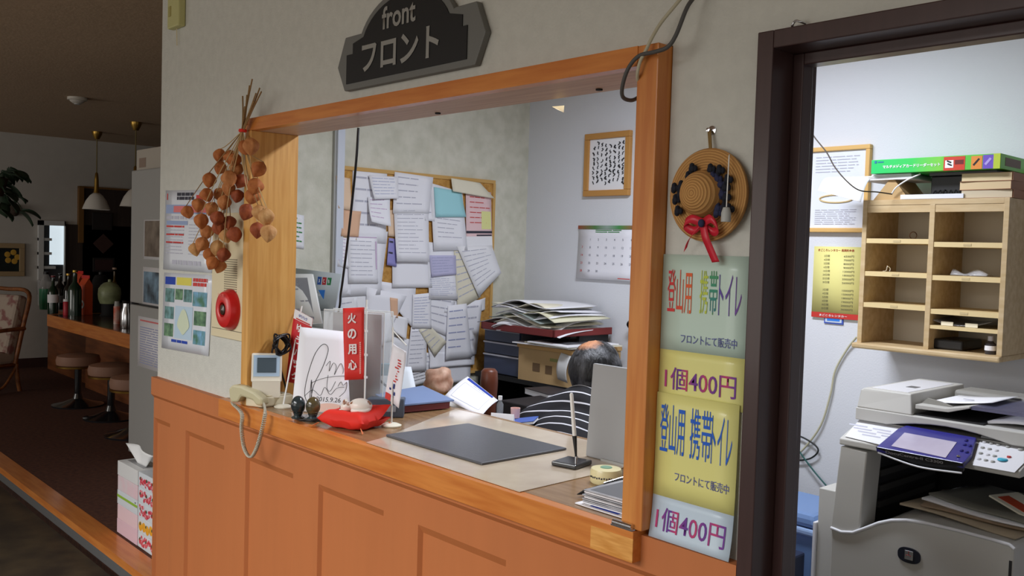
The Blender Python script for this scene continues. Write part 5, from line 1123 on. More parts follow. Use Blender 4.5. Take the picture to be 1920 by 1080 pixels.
# cardboard scrap, rolled paper, flat things
q0, q1, q2, q3 = pp(1638, 362, 1.75), pp(1680, 334, 1.78), pp(1745, 345, 1.82), pp(1780, 362, 1.85)
b = MB(); b.prism([V((q0.x, 1.75, zt0)), V((q0.x + .055, 1.75, gz0 - .022)), V((q0.x + .075, 1.75, gz0 - .022)), V((q0.x + .13, 1.75, zt0))], (.0, .17, 0)); b.build('folded_cardboard', BOXC, None, top=('folded brown cardboard under the left end of the green box', 'cardboard'))
sh = Sheet(pp(1562, 334, 1.86), pp(1652, 331, 1.86), pp(1534, 357, 1.62), (-.1, -.3, .95), br=pp(1614, 379, 1.64), curl=lambda u, v: .035 * math.sin(PI * v) * (.6 + .4 * u))
sh.make('curled_paper', mat('bright_paper', (246, 246, 248), .7), None, 8, 12, top=('curled white paper overhanging the left end of the pigeonhole unit', 'paper'))
b = MB(); q = pp(1742, 360, 1.74); b.bb((q.x - .1, 1.74, zt0 + .0002), (q.x + .115, 1.748, zt0 + .016)); b.build('white_ruler', mat('ruler_white', (226, 228, 238), .4), None, bevel=.001, top=('long flat white strip lying along the top edge of the pigeonhole unit', 'strip'))
for k in range(4):
    q = pp(1672, 325, 1.76); z = gz0 - .0215 + k * .005; t = thing('envelope', ('lowest', 'second', 'third', 'topmost')[k] + ' white envelope of the wad under the green box left end', 'envelope', (q.x + .004 * k, 1.84, z), R(-3 + 2 * k), 'envelopes under the green box')
    b = MB(M_of(t)); b.box((-.01, 0, .0022), (.2 - .02 * k, .2, .0042)); b.build('sheet', PAPER, t)
cable('white_wire', 'short white wire arching over the folded cardboard', [pp(1672, 364, 1.735), pp(1680, 352, 1.73), pp(1700, 338, 1.73), pp(1726, 326, 1.735)], .0028, WHITE, 'wire')
cable('thin_wire', 'dark thin wire slanting from the door head to the pigeonhole unit', [V((pp(1470, 150, 1.58).x - .05, 1.58, HC)), pp(1480, 170, 1.58), pp(1506, 224, 1.58), pp(1527, 257, 1.58), pp(1550, 286, 1.58), pp(1565, 313, 1.58), pp(1588, 340, 1.58), pp(1612, 357, 1.60), pp(1644, 360, 1.66), pp(1672, 364, 1.72)], .0024, mat('wire_brown', (70, 60, 52), .6), 'wire')
cable('black_wire', 'black wire loop at the right end of the paperbacks', [pp(1898, 338, 1.85), pp(1912, 342, 1.85), pp(1916, 352, 1.85), pp(1908, 362, 1.85), pp(1894, 366, 1.84)], .002, BLACK, 'wire')
# wall cables
zc = YB - .012
cable('cream_cord', 'cream cord running down the wall under the pigeonhole unit', [yb(1606, 632, .02), yb(1588, 655, .012), yb(1566, 695, .012), yb(1557, 740, .014), yb(1540, 795, .014), yb(1515, 832, .014), yb(1492, 855, .014), yb(1470, 870, .014)], .0042, mat('cream_cord', (200, 196, 168), .5), 'cord')
cable('looped_cable', 'black cable loop on the wall beside the door frame', [yb(1478, 815, .016), yb(1500, 818, .016), yb(1525, 832, .018), yb(1534, 846, .018), yb(1518, 860, .016), yb(1490, 862, .016), yb(1470, 850, .016)], .0036, mat('cord_black', (40, 44, 44), .5), 'cord')
cable('green_cable', 'green cable slanting down behind the copier', [yb(1478, 812, .012), yb(1500, 848, .024), yb(1525, 882, .025), yb(1552, 914, .03), yb(1575, 945, .03)], .0034, mat('cord_green', (44, 96, 92), .5), 'cord')

# ------------------------------------------------------------------ copier
CPL = mat('copier_grey', (198, 196, 190), .5); CPW = mat('copier_pale', (226, 226, 230), .45); CPD = mat('copier_dark', (38, 37, 38), .6); CPM = mat('copier_mid', (150, 148, 142), .5)
YC = 1.2
def cp(px, py, y=YC): return pY(px, py, y)
X0, X1 = cp(1558, 1000).x, cp(1903, 1024).x
t = thing('copier', 'large grey office photocopier with blue touch panel behind the doorway', 'copier', ((X0 + X1) / 2, 1.55, FZ)); CO = t
wave = [cp(*p) for p in ((1558, 990), (1578, 998), (1600, 999), (1622, 991), (1648, 981), (1672, 976), (1700, 976), (1740, 982), (1800, 996), (1860, 1012), (1893, 1022), (1902, 1030))]
b = MB(); b.prism([V((X0, YC, FZ + .06))] + [V((p.x, YC, p.z)) for p in wave] + [V((X1, YC, FZ + .06))], (0, .7, 0)); b.build('lower_body', CPL, t, bevel=.006)
b = MB(); b.bb((X0 + .02, YC + .03, FZ), (X1 - .02, YC + .68, FZ + .06)); b.build('plinth', CPD, t)
b = MB(); b.tube([V((p.x, YC - .001, p.z + .001)) for p in wave], .005, 8); b.build('door_lip', CPW, t, smooth=60, label='paler rounded lip of the front door')
b = MB(); b.bb((X1 - .012, YC - .002, .40), (X1 - .005, YC + .001, .80)); b.build('door_slot', CPD, t)
zU = cp(1640, 845).z
b = MB(); b.prism([cp(1576, 836), cp(1626, 848), cp(1618, 925), cp(1612, 990), cp(1600, 999), cp(1578, 998), cp(1557, 989)], (0, .1, 0)); b.bb((X0 + .004, YC + .1, .72), (X0 + .06, YC + .7, zU)); b.build('left_column', CPL, t, bevel=.004)
b = MB(); b.bb((X0 + .06, YC + .62, .70), (X1 - .02, YC + .7, zU)); b.build('cavity_back', CPD, t)
b = MB(); b.bb((X0 + .0605, YC + .11, .72), (X0 + .068, YC + .62, zU - .005)); b.bb((X0 + .068, YC + .12, zU - .02), (X1 - .03, YC + .62, zU - .004)); b.build('cavity_lining', CPD, t)
b = MB()
for k in range(3): b.bb((X0 + .068, YC + .14, .82 + .05 * k), (X0 + .085, YC + .55, .84 + .05 * k))
b.build('exit_slot', mat('slot_grey', (70, 68, 66), .5), t)
# scanner and control panel
Xp0, Xp1 = cp(1574, 826).x, cp(1914, 884).x; za = cp(1574, 821).z
Yk, zk = 1.315, cp(1604, 789, 1.315).z
b = MB(); b.prism([V((Xp0, YC - .002, za)), V((Xp0, Yk + .02, zk + .006)), V((Xp0, Yk + .02, za - .02)), V((Xp0, YC - .002, za - .02))], (Xp1 - Xp0, 0, 0)); b.build('control_panel', CPL, t, bevel=.004)
b = MB(); b.bb((Xp0 + .002, Yk, za - .02), (Xp1 + .02, YC + .69, zk + .004)); b.build('scanner_body', CPL, t, bevel=.004)
pa, pb_ = V((0, YC - .002, za)), V((0, Yk + .02, zk + .006)); sd = (pb_ - pa); pn_ = V((0, -sd.z, sd.y)).normalized()
def pp2(px, py, e=.0):
    d = ray(px, py); o = pa + pn_ * e; return CAM + d * ((o - CAM).dot(pn_) / d.dot(pn_))
b = MB(); b.poly([pp2(1584, 818, .0035), pp2(1668, 838, .0035), pp2(1694, 797, .0035), pp2(1612, 786, .0035)]); b.build('key_area', CPW, t, label='paler key field left of the touch panel'); b = MB(); b.poly([pp2(1824, 872, .0035), pp2(1902, 886, .0035), pp2(1920, 868, .0035), pp2(1920, 828, .0035), pp2(1840, 816, .0035)]); b.build('key_area', CPW, t, label='paler key field right of the touch panel')
b = MB()
for r_ in range(4):
    for h in range(2):
        u0 = 1592 + 8 * (3 - r_) + h * 44; y0 = 815 - r_ * 6.5 + h * 8.5
        b.poly([pp2(u0, y0, .0042), pp2(u0 + 34, y0 + 6, .0042), pp2(u0 + 35, y0 + 4, .0042), pp2(u0 + 1, y0 - 2, .0042)])
b.build('key_legends', INK, t)
for r_ in range(4):
    for c_ in range(3):
        p = pp2(1840 + c_ * 13 + r_ * -3.5 + 6, 829 + r_ * 10.5 + c_ * 2.6, .004); MB().lathe([(0, -.001), (.0062, -.001), (.005, .003), (0, .0034)], p, 12).build('key', GREY if (r_ + c_) % 3 else CPW, t, smooth=40)
for (px, py, r_, mt, lab) in ((1880, 862, .014, mat('start_cyan', (60, 176, 206), .4), 'cyan start key'), (1892, 857, .006, mat('stop_red', (196, 60, 60), .4), 'red stop key'), (1914, 843, .008, GREY, None), (1890, 838, .006, GREY, None)):
    MB().lathe([(0, -.001), (r_, -.001), (r_ * .85, .003), (0, .0035)], pp2(px, py, .004), 16).build('key', mt, t, smooth=40, label=lab)
# touch panel unit
TPm = mat('touch_blue', (52, 50, 130), .3, coat=.3)
tq = [pp2(1642, 838, .018), pp2(1806, 869, .018), pp2(1822, 850, .018), pp2(1831, 820, .018), pp2(1700, 797, .018), pp2(1684, 803, .018)]
b = MB(); b.prism(tq, -pn_ * .0165); tu = b.build('touch_panel', TPm, t, bevel=.003)
f0, f1 = tq[0], tq[1]
b = MB(); b.prism([f0 + V((0, -.001, -.001)), f1 + V((0, -.001, -.001)), f1 + V((-.004, .012, -.026)), f0.lerp(f1, .55) + V((0, .01, -.032)), f0 + V((.004, .012, -.014))], (0, .012, .004)); b.build('panel_lip', BLACK, tu)
sq = [pp2(1671, 836, .0195), pp2(1773, 858, .0195), pp2(1794, 829, .0195), pp2(1696, 811, .0195)]
b = MB(); b.prism(sq, -pn_ * .001); b.build('screen', mat('touch_screen', (166, 158, 178), .2, c2=(196, 188, 206), vs=4), tu)
for k, (px, py) in enumerate(((1797, 856), (1803, 845), (1809, 834), (1812, 826), (1819, 836), (1813, 848))): MB().lathe([(0, 0), (.0055, 0), (.004, .004), (0, .0045)], pp2(px, py, .0185), 12).build('round_key', CHROME if k == 0 else TPm, tu, smooth=40)
uL = (f1 - f0).normalized(); text('DocuCentre-II C3300', f0.lerp(f1, .46) + V((0, -.0025, -.0075)), uL, (0, -.25, 1), (f1 - f0).length * .66, .0085, mat('badge_grey', (140, 138, 140), .4), tu, bold=.02, depth=.0014)
b = MB(); b.tube(spline([f0 + V((.006, .004, -.016)), f0.lerp(f1, .5) + V((0, .002, -.034)), f1 + V((-.004, .004, -.028))], 6), .003, 6); b.build('panel_rim', CPW, tu, smooth=60)
# badge
bcx = cp(1705, 1040, YC); b = MB(); pts = []
for k in range(28):
    a = 2 * PI * k / 28; r0 = 1.0; pts.append(bcx + V((.034 * math.copysign(abs(math.cos(a)) ** .8, math.cos(a)), -.0, .021 * math.copysign(abs(math.sin(a)) ** .9, math.sin(a)) + (.0 if math.sin(a) > 0 else -.004))))
b.prism(pts, (0, -.003, 0)); bd = b.build('badge', mat('badge_navy', (28, 30, 44), .35, coat=.3), t, bevel=.001)
b = MB(); b.box(bcx + V((0, -.004, -.001)), (.026, .003, .027)); b.build('badge_plate', CHROME, bd, bevel=.002)
b = MB()
for a in (90, 210, 330): b.tube([bcx + V((0, -.006, 0)), bcx + V((.006 * math.cos(R(a)), -.006, .002 + .007 * math.sin(R(a))))], .0009, 5); b.ell(bcx + V((.007 * math.cos(R(a)), -.006, .002 + .008 * math.sin(R(a)))), (.0016, .001, .0016), 8, 5)
b.build('badge_emblem', mat('emblem_red', (150, 50, 50), .5), bd)
# platen lid and document feeder
YL = 1.3; xa = pY(1604, 770, YL).x; z0, z1 = pY(1604, 786, YL).z, pY(1604, 763, YL).z; Xe = Xp1 + .05
b = MB(); pts = [V((xa, YL, z0)), V((xa, YL, z1)), V((Xe, YL, z1)), V((Xe, YL, z0))]
for k in range(9): u = 1 - k / 8; pts.append(V((xa + .10 + (.36) * u, YL, z0 + .022 * math.sin(PI * u))))
b.prism(pts, (0, .58, 0)); b.build('platen_lid', CPL, t, bevel=.003)
b = MB(); b.bb((xa + .09, YL + .01, zk + .0045), (Xe - .03, YL + .5, z0 + .001)); b.build('glass_gap', CPM, t)
xb_ = pY(1709, 770, YL).x; z2 = pY(1625, 729, YL).z
b = MB(); b.prism([V((xa + .002, YL + .002, z1)), V((xa + .008, YL + .012, z2 - .006)), V((xa + .016, YL + .02, z2)), V((xb_ - .012, YL + .02, z2)), V((xb_, YL + .002, z1))], (0, .40, 0)); b.build('feeder_box', CPL, t, bevel=.004)
b = MB(); b.bb((xa + .03, YL + .04, z2 - .0005), (xb_ - .03, YL + .38, z2 + .001)); b.build('feeder_cover', CPW, t); b = MB(); b.bb((xa + .09, YL + .15, z2 + .001), (xa + .12, YL + .19, z2 + .002)); b.build('cover_label', mat('label_dark', (110, 110, 112), .5), t)
zt_ = z1 + (z2 - z1) * .50
b = MB(); b.prism([V((xb_ + .002, YL + .02, zt_ - .012)), V((xb_ + .10, YL + .02, zt_ - .008)), V((xb_ + .16, YL + .02, zt_ + .012)), V((xb_ + .16, YL + .02, zt_ + .018)), V((xb_ + .09, YL + .02, zt_ + .002)), V((xb_ + .002, YL + .02, zt_ + .002))], (0, .33, 0)); b.build('feeder_tray', CPL, t, bevel=.002)
b = MB(); b.bb((xb_ + .16, YL + .03, zt_ + .008), (xb_ + .36, YL + .32, zt_ + .018)); b.build('tray_extension', mat('smoky_clear', (120, 120, 150), .15, alpha=.6, spec=.6), t)
b = MB(); b.prism([V((xb_ + .004, YL + .06, zt_ + .002)), V((xb_ + .02, YL + .06, z2 - .012)), V((xb_ + .06, YL + .06, z2 - .018)), V((xb_ + .10, YL + .06, zt_ + .002))], (0, .012, 0)); b.build('paper_guide', CPM, t)
b = MB(); b.bb((xb_ + .003, YL + .30, z1), (Xe, YL + .42, z1 + (z2 - z1) * .9)); b.build('rear_shade_ridge', CPM, t, bevel=.01)  # grey ridge added to stand for the shading behind the feeder
b = MB(); b.bb((xb_ + .002, YL + .02, z1 + .0005), (xb_ + .2, YL + .32, z1 + .004)); b.build('exit_well', CPD, t)
q = V((xb_ + .11, YL + .17, zt_ + .02)); t2 = thing('paper_sheet', 'printed white sheet lying in the copier document feeder', 'paper', q); b = MB(); b.grid(lambda u, v: V((xb_ + .02 + .18 * u, YL + .08 + .22 * v, zt_ + .0075 + .022 * u ** 1.6)), 8, 4); b.build('sheet', PAPER, t2, smooth=60, solid=.001); b = MB(); b.bb((xb_ + .09, YL + .15, zt_ + .0185), (xb_ + .12, YL + .16, zt_ + .0195)); b.build('print', INK, t2)
b = MB(); b.grid(lambda u, v: V((xb_ + .2 + .2 * u, YL + .05 + .26 * v, z1 + .006 + .012 * math.sin(PI * u))), 8, 4); b.build('paper_sheet', PAPERB, None, smooth=60, solid=.008, top=('white sheets lying on the copier lid at its right end', 'paper'))
# side units
b = MB(); a = cp(1536, 914, 1.34); b.bb((a.x, 1.34, .35), (X0 + .003, 1.75, a.z)); b.build('side_tray', CPL, t, bevel=.003)
b = MB(); a2 = cp(1524, 978, 1.33); b.bb((a2.x, 1.33, .30), (a.x, 1.7, a2.z)); b.build('side_step', CPW, t, bevel=.003)
# sheets in the cavity
zw = max(p.z for p in wave) - .0
for k, (x, y, z, rz, w_, d_, mt, lab) in enumerate(((-1.03, 1.42, .004, -6, .34, .3, mat('sheet_tan', (176, 160, 136), .8), 'lowest tan sheet in the copier output tray'), (-1.01, 1.44, .014, 9, .32, .28, mat('sheet_brown', (150, 128, 104), .8), 'brownish sheet second in the copier output tray'), (-.99, 1.45, .024, -3, .33, .28, PAPER, 'white sheet with an uneven edge in the copier output tray'), (-.98, 1.46, .036, -14, .3, .28, mat('sheet_olive', (128, 126, 116), .8), 'topmost grey folder in the copier output tray'))):
    t2 = thing('paper_sheet', lab, 'paper', (x, y, zw + z), R(rz), 'papers in the copier output tray'); b = MB(M_of(t2)); b.grid(lambda u, v: V(((u - .5) * w_, (v - .5) * d_, .010 + .004 * math.sin(5 * u + k) * (1 - v) - .010 * u)), 10, 5); b.build('sheet', mt, t2, smooth=60, solid=.006)
t2 = thing('envelope', 'pale envelope with an orange patch at the right of the output tray', 'envelope', (-.90, 1.42, zw + .05), R(-20)); Me = M_of(t2) @ Matrix.Rotation(R(14), 4, 'Y'); b = MB(Me); b.box((0, 0, 0), (.17, .12, .005)); b.build('sheet', CREAMP, t2); b = MB(Me); b.box((-.01, -.02, .003), (.12, .045, .001)); b.build('orange_patch', mat('patch_vermilion', (200, 80, 50), .5), t2)
# blue bin
q = pY(1500, 945, 1.5); bx, by = pY(1503, 960, 1.5).x, 1.52; zt_ = pY(1500, 955, 1.42).z
t = thing('waste_bin', 'blue lidded plastic bin beside the copier', 'bin', (bx, by, FZ))
b = MB(); w0, w1, d0 = .11, .125, .13
b.prism([(bx - w0, by - d0, FZ), (bx + w0, by - d0, FZ), (bx + w1, by - d0, zt_ - .05), (bx - w1, by - d0, zt_ - .05)], (0, 2 * d0, 0)); b.build('body', BLUE, t, bevel=.02)
b = MB(); b.prism([(bx - w1 - .008, by - d0 - .008, zt_ - .05), (bx + w1 + .008, by - d0 - .008, zt_ - .05), (bx + w1 - .015, by - d0 - .004, zt_), (bx - w1 + .015, by - d0 - .004, zt_)], (0, 2 * d0 + .012, 0)); b.build('lid', BLUE, t, bevel=.018)
b = MB(); b.bb((bx - w1 - .01, by - d0 - .012, zt_ - .075), (bx + w1 + .01, by + d0 + .01, zt_ - .05)); b.build('rim', mat('pale_blue', (150, 176, 214), .4), t, bevel=.008)
t = thing('plastic_tub', 'clear tub with lilac bag in front of the blue bin', 'tub', (bx + .02, 1.28, FZ)); ztb = pY(1490, 1062, 1.2).z
b = MB(); b.bb((bx - .05, 1.19, FZ), (bx + .1, 1.36, ztb)); b.build('tub', mat('tub_dark', (52, 60, 84), .4), t, bevel=.008); b = MB(); b.ell((bx + .02, 1.27, ztb), (.07, .07, .035), 16, 10); b.build('bag', mat('lilac_bag', (190, 184, 220), .4), t, smooth=60)

# ================================================================== CAFE CORNER ON THE LEFT
t = thing('smoke_detector', 'white round smoke detector on the dark ceiling', 'detector', pZ(145, 183, HC)); q = pZ(145, 183, HC)
MB().lathe([(0, -.045), (.03, -.045), (.05, -.03), (.055, -.022), (.07, -.02), (.07, 0), (0, 0)], q, 28).build('body', mat('detector_white', (206, 200, 190), .5), t, smooth=40); MB().lathe([(0, -.052), (.02, -.052), (.024, -.044), (0, -.044)], q, 16).build('sensor', GREY, t)
def pendant(px, py, bx_, by_, lab):
    q = pZ(px, py, HC); t = thing('pendant_lamp', lab, 'lamp', q, 0, 'pendant lamps over the bar')
    sc = abs((pY(bx_, by_, q.y) - q).z)     # drop from the ceiling
    zb_ = HC - sc
    MB().lathe([(0, -.075), (.022, -.075), (.045, -.03), (.05, -.005), (.05, 0), (0, 0)], q, 20).build('canopy', BRASS, t, smooth=40)
    MB().tube([(q.x, q.y, HC - .07), (q.x, q.y, zb_ + .36)], .006, 6).build('cord', mat('lamp_cord', (120, 104, 60), .6), t)
    MB().lathe([(.006, .37), (.014, .36), (.02, .30), (.022, .2), (.03, .16), (.006, .16)], (q.x, q.y, zb_), 16).build('socket', BRASS, t, smooth=40)
    MB().lathe([(.03, .165), (.06, .14), (.095, .09), (.12, .03), (.13, 0), (.124, 0), (.112, .03), (.088, .088), (.05, .136), (.03, .155)], (q.x, q.y, zb_), 32).build('lamp_shade', mat('shade_white', (226, 222, 214), .4), t, smooth=50)
    return t
pendant(182, 247, 178, 393, 'white pendant lamp hanging left of the refrigerator over the bar'); pendant(255, 229, 247, 388, 'white pendant lamp half hidden behind the refrigerator edge')
# refrigerator
YR = .62
def fr_(px, py): return pY(px, py, YR)
x0, x1 = fr_(243, 600).x, -4.85; x0F = x0; zt = fr_(265, 317).z; zs_ = fr_(243, 568).z
t = thing('refrigerator', 'tall grey refrigerator with papers stuck on its door', 'refrigerator', ((x0 + x1) / 2, 1.0, RZ))
FRG = mat('fridge_grey', (168, 168, 166), .45)
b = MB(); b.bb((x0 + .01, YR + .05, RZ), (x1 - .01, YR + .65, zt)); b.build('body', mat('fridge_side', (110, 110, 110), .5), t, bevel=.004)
b = MB(); b.bb((x0, YR, zs_ + .006), (x1, YR + .048, zt - .002)); dU = b.build('door', FRG, t, bevel=.008)
b = MB(); b.bb((x0, YR, RZ + .06), (x1, YR + .048, zs_ - .006)); b.build('door', FRG, t, bevel=.008)
b = MB(); b.bb((x0 - .004, YR + .004, RZ + .06), (x0 + .02, YR + .03, zt - .004)); b.build('edge_strip', mat('fridge_edge', (80, 80, 82), .4), t)
def onf(lab, tl, br, mt, extra=None):
    a, c = pY(tl[0], tl[1], YR - .003), pY(br[0], br[1], YR - .003)
    t = thing('pinned_sheet', lab, 'paper', ((a.x + c.x) / 2, YR - .002, c.z)); sh = Sheet((a.x, YR - .002, a.z), (c.x, YR - .002, a.z), (a.x, YR - .002, c.z), (0, -1, 0)); sh.make('sheet', mt, t, 2, 2)
    if extra: extra(sh, t)
onf('brownish photo print stuck high on the refrigerator door', (270, 412), (330, 490), PAPER, lambda s, t: s.marks([(.03, .03, 1, .93)], mat('photo_brown', (150, 136, 122), .5, c2=(96, 82, 70), vs=9), t, name='photo'))
onf('blue landscape photo print stuck in the middle of the refrigerator door', (268, 500), (330, 580), PAPER, lambda s, t: s.marks([(.03, .12, 1, .95)], mat('photo_blue', (150, 186, 214), .5, c2=(40, 50, 60), vs=7), t, name='photo'))
onf('printed notice with pink heading lowest on the refrigerator door', (259, 592), (330, 708), PAPERB, lambda s, t: (s.marks(lines(.06, .2, .95, .95, 16, .4, 40, .3, 3), mat('slate_blue_print', (130, 136, 176), .8), t), s.marks([(.06, .06, .6, .09)], mat('pink_print', (226, 120, 120), .5), t)))
a, c = pY(262, 296, YR + .12), pY(310, 313, YR + .12)
t = thing('carton', 'small pale carton standing on top of the refrigerator', 'box', ((a.x + c.x) / 2, YR + .2, zt)); b = MB(); b.bb((a.x, YR + .1, zt + .001), (c.x, YR + .35, zt + .145)); b.build('body', mat('carton_pale', (186, 178, 166), .7), t, bevel=.003)
b = MB(); b.bb((a.x + .05, YR + .098, zt + .03), (a.x + .16, YR + .1, zt + .09)); b.build('label', mat('carton_label', (150, 130, 116), .7), t)
# tissue boxes
PT = [mat('tissue_white', (222, 222, 222), .5), mat('tissue_pink', (232, 200, 208), .5, c2=(226, 214, 218), vs=14), mat('tissue_cool', (216, 222, 228), .5), mat('tissue_rose', (236, 206, 212), .5), mat('tissue_pale_pink', (228, 196, 208), .5)]
CH = mat('cherry_red', (206, 50, 70), .4, c2=(240, 190, 196), vs=70, lo=.3, hi=.5); LF = mat('leaf_dark', (70, 84, 60), .6)
q0, q1, q2 = pY(219, 1003, .075), pY(257, 1033, .075), pY(300, 1060, .075)
bh = (pY(219, 862, .075).z - RZ - .001) / 5
NB = ['bottom', 'second', 'middle', 'fourth', 'topmost']
def pr(t, b, name, mt, label=None): return b.build(name, mt, t, label=label)
for k in range(5):
    x0, x1 = q0.x + .004 * (k % 2), q1.x - .004; z = RZ + .002 + k * bh; c = ((x0 + x1) / 2, .13, z)
    t = thing('tissue_box', NB[k] + ' tissue box of the left pink and white stack by the step', 'tissue box', c, 0, 'tissue boxes, left stack'); b = MB(); b.bb((x0, .075, z), (x1, .19, z + bh - .001)); b.build('carton', (PT[4], PT[3], PT[2], PT[1], PT[0])[k], t, bevel=.002)
    if k == 2: b = MB(); b.bb((x0 + .001, .0742, z + .034), (x1 - .001, .075, z + .046)); b.build('green_band', mat('lime_band', (150, 190, 60), .5), t, label='lime green band'); b = MB(); b.bb((x1 - .03, .0742, z + .05), (x1 - .02, .075, z + .056)); b.build('mark', INKD, t)
    if k == 4:
        b = MB(); b.bb((x0 + .03, .11, z + bh - .0008), (x1 - .03, .155, z + bh + .0002)); b.build('opening', mat('slot_film', (150, 150, 152), .4), t)
        b = MB(); cx_ = x0 + (x1 - x0) * .62
        b.grid(lambda u, v: V((cx_ + (.05 + .10 * v) * (u - .5) * 2 - .06 * v * (1 - u), .13 + .02 * math.sin(6 * u) * v, z + bh - .002 + .085 * v * (1 - .35 * abs(u - .6)))), 12, 6); b.build('tissue', mat('tissue', (240, 240, 240), .8), t, smooth=70, solid=.002)
for k in range(5):
    x0, x1 = q1.x + .001, q1.x + .236; z = RZ + .002 + k * bh; c = ((x0 + x1) / 2, .13, z)
    t = thing('tissue_box', NB[k] + ' tissue box of the right stack printed with ' + ('oranges' if k == 1 else 'cherries') + ' by the wall end', 'tissue box', c, 0, 'tissue boxes, right stack')
    b = MB(); b.bb((x0, .077, z), (x1, .19, z + bh - .001)); b.build('carton', PT[2], t, bevel=.002)
    rd = random.Random(50 + k); b = MB(); Mxx = Matrix.Rotation(R(90), 3, 'X')
    n_ = 38
    for j in range(n_):
        r_ = .0088 if k != 1 else .022
        if k == 1 and j > 4: break
        xx = x0 + .02 + (x1 - x0 - .03) * (j / n_ if k != 1 else j / 5 + .05); zz = z + r_ + .004 + rd.random() * max(.002, (bh * (.75 if k == 4 else .92) - 2 * r_ - .006))
        b.lathe([(0, 0), (r_, 0), (r_ * .7, .0012), (0, .0016)], (xx, .077 - .0004 * (j % 3), zz), 12, Mxx)
    b.build('fruit_print', CH if k != 1 else mat('fruit_orange', (236, 170, 50), .4), t)
    b = MB()
    for j in range(3): b.lathe([(0, 0), (.008, 0), (.006, .0018), (0, .002)], (x0 + .03 + .07 * j, .0762, z + bh * .6), 8, Mxx)
    b.build('leaf_print', LF, t)
# bar
YBR = 1.0; bz = pY(90, 590, YBR).z; bx0 = pY(90, 590, YBR).x; bz0 = pY(91, 612, YBR).z
t = thing('bar_counter', 'wooden bar counter with dark top and orange wood edge', 'bar', (-7.2, 1.4, RZ))
b = MB(); b.bb((bx0, YBR + .03, bz - .04), (x0F - .05, YBR + 1.0, bz)); b.bb((bx0 - 1.45, YBR + .36, bz - .04), (bx0 - .03, YBR + 1.0, bz)); b.build('bar_top', mat('bar_top_dark', (84, 62, 48), .22, coat=.4), t)
b = MB(); b.bb((bx0, YBR, bz0), (x0F - .05, YBR + .03, bz + .001)); b.bb((bx0 - .03, YBR, bz0), (bx0, YBR + .75, bz + .001)); b.build('edge_board', ORANGE, t, bevel=.003)
b = MB(); b.bb((bx0 + .02, YBR + .32, RZ), (x0F - .05, YBR + .36, bz0)); b.bb((bx0 - 1.45, YBR + .40, RZ), (bx0 + .02, YBR + .44, bz - .04)); b.build('front_panel', mat('bar_panel_wood', (136, 80, 44), .5, c2=(106, 60, 32), vs=3, stretch=(1, 8, 8)), t)
# stools
def stool(px, py, lab, first=None):
    q = pZ(px, py - 2, RZ)
    if first is not None: return dup(first, q, 0, lab)
    t = thing('bar_stool', lab, 'stool', q, 0, 'bar stools along the bar'); c = V(q)
    MB().lathe([(0, .335), (.15, .335), (.165, .345), (.17, .38), (.16, .415), (.12, .425), (0, .425)], c, 32).build('seat', mat('stool_brown', (150, 112, 92), .6), t, smooth=40)
    MB().lathe([(.1, .322), (.166, .322), (.168, .336), (.1, .336)], c, 32).build('seat_rim', BRASS, t, smooth=40)
    MB().cyl(c + V((0, 0, .03)), c + V((0, 0, .325)), .028).build('post', mat('gloss_black', (30, 32, 36), .12, coat=.6), t, smooth=40)
    MB().lathe([(0, 0), (.2, 0), (.2, .012), (.12, .03), (.04, .06), (.03, .1), (0, .1)], c, 32).build('base', mat('gloss_black', (30, 32, 36), .12, coat=.6), t, smooth=40)
    return t
s = stool(146, 762, 'farthest brown round bar stool, next to the armchair'); stool(208, 786, 'middle brown round bar stool in front of the bar', s); stool(252, 818, 'nearest bar stool, half hidden behind the refrigerator', s)
# rattan armchair
t = thing('rattan_armchair', 'rattan armchair with floral cushions at the left edge', 'armchair', (-9.08, .42, RZ), R(28)); Ma = M_of(t)
RAT = mat('rattan', (150, 92, 46), .45, c2=(110, 62, 30), vs=20); FLO = mat('floral_fabric', (176, 160, 146), .9, c2=(140, 96, 92), vs=13, lo=.38, hi=.5)
b = MB(Ma); b.box((0, .02, .30), (.5, .5, .11)); b.build('seat_cushion', FLO, t, bevel=.03)
b = MB(Ma); b.box((0, .27, .58), (.5, .11, .56), Matrix.Rotation(R(-14), 3, 'X')); b.build('back_cushion', FLO, t, bevel=.03)
b = MB(Ma); b.tube(spline([(-.28, .22, .25), (-.29, .30, .6), (-.26, .38, .87), (0, .4, .9), (.26, .38, .87), (.29, .30, .6), (.28, .22, .25)], 6), .019, 8); b.build('back_frame', RAT, t, smooth=60)
b = MB(Ma); b.tube([(-.27, -.26, .24), (.27, -.26, .24), (.27, .24, .24), (-.27, .24, .24), (-.27, -.26, .24)], .018, 8); b.build('seat_frame', RAT, t, smooth=60)
for s_ in (-1, 1):
    b = MB(Ma); b.tube(spline([(s_ * .30, .3, .56), (s_ * .33, .05, .56), (s_ * .34, -.2, .54), (s_ * .33, -.3, .45), (s_ * .30, -.28, .3), (s_ * .29, -.26, .24)], 6), .018, 8); b.build('armrest', RAT, t, smooth=60)
    for y in (-.25, .24): b = MB(Ma); b.tube(spline([(s_ * .27, y, .26), (s_ * .28, y * 1.04, .1), (s_ * .29, y * 1.1, .0)], 4), .018, 8); b.build('leg', RAT, t, smooth=60)
    b = MB(Ma); b.tube(spline([(s_ * .27, -.25, .22), (s_ * .27, -.12, .06), (s_ * .27, 0, .03), (s_ * .27, .12, .06), (s_ * .27, .24, .22)], 5), .012, 7); b.build('brace', RAT, t, smooth=60)
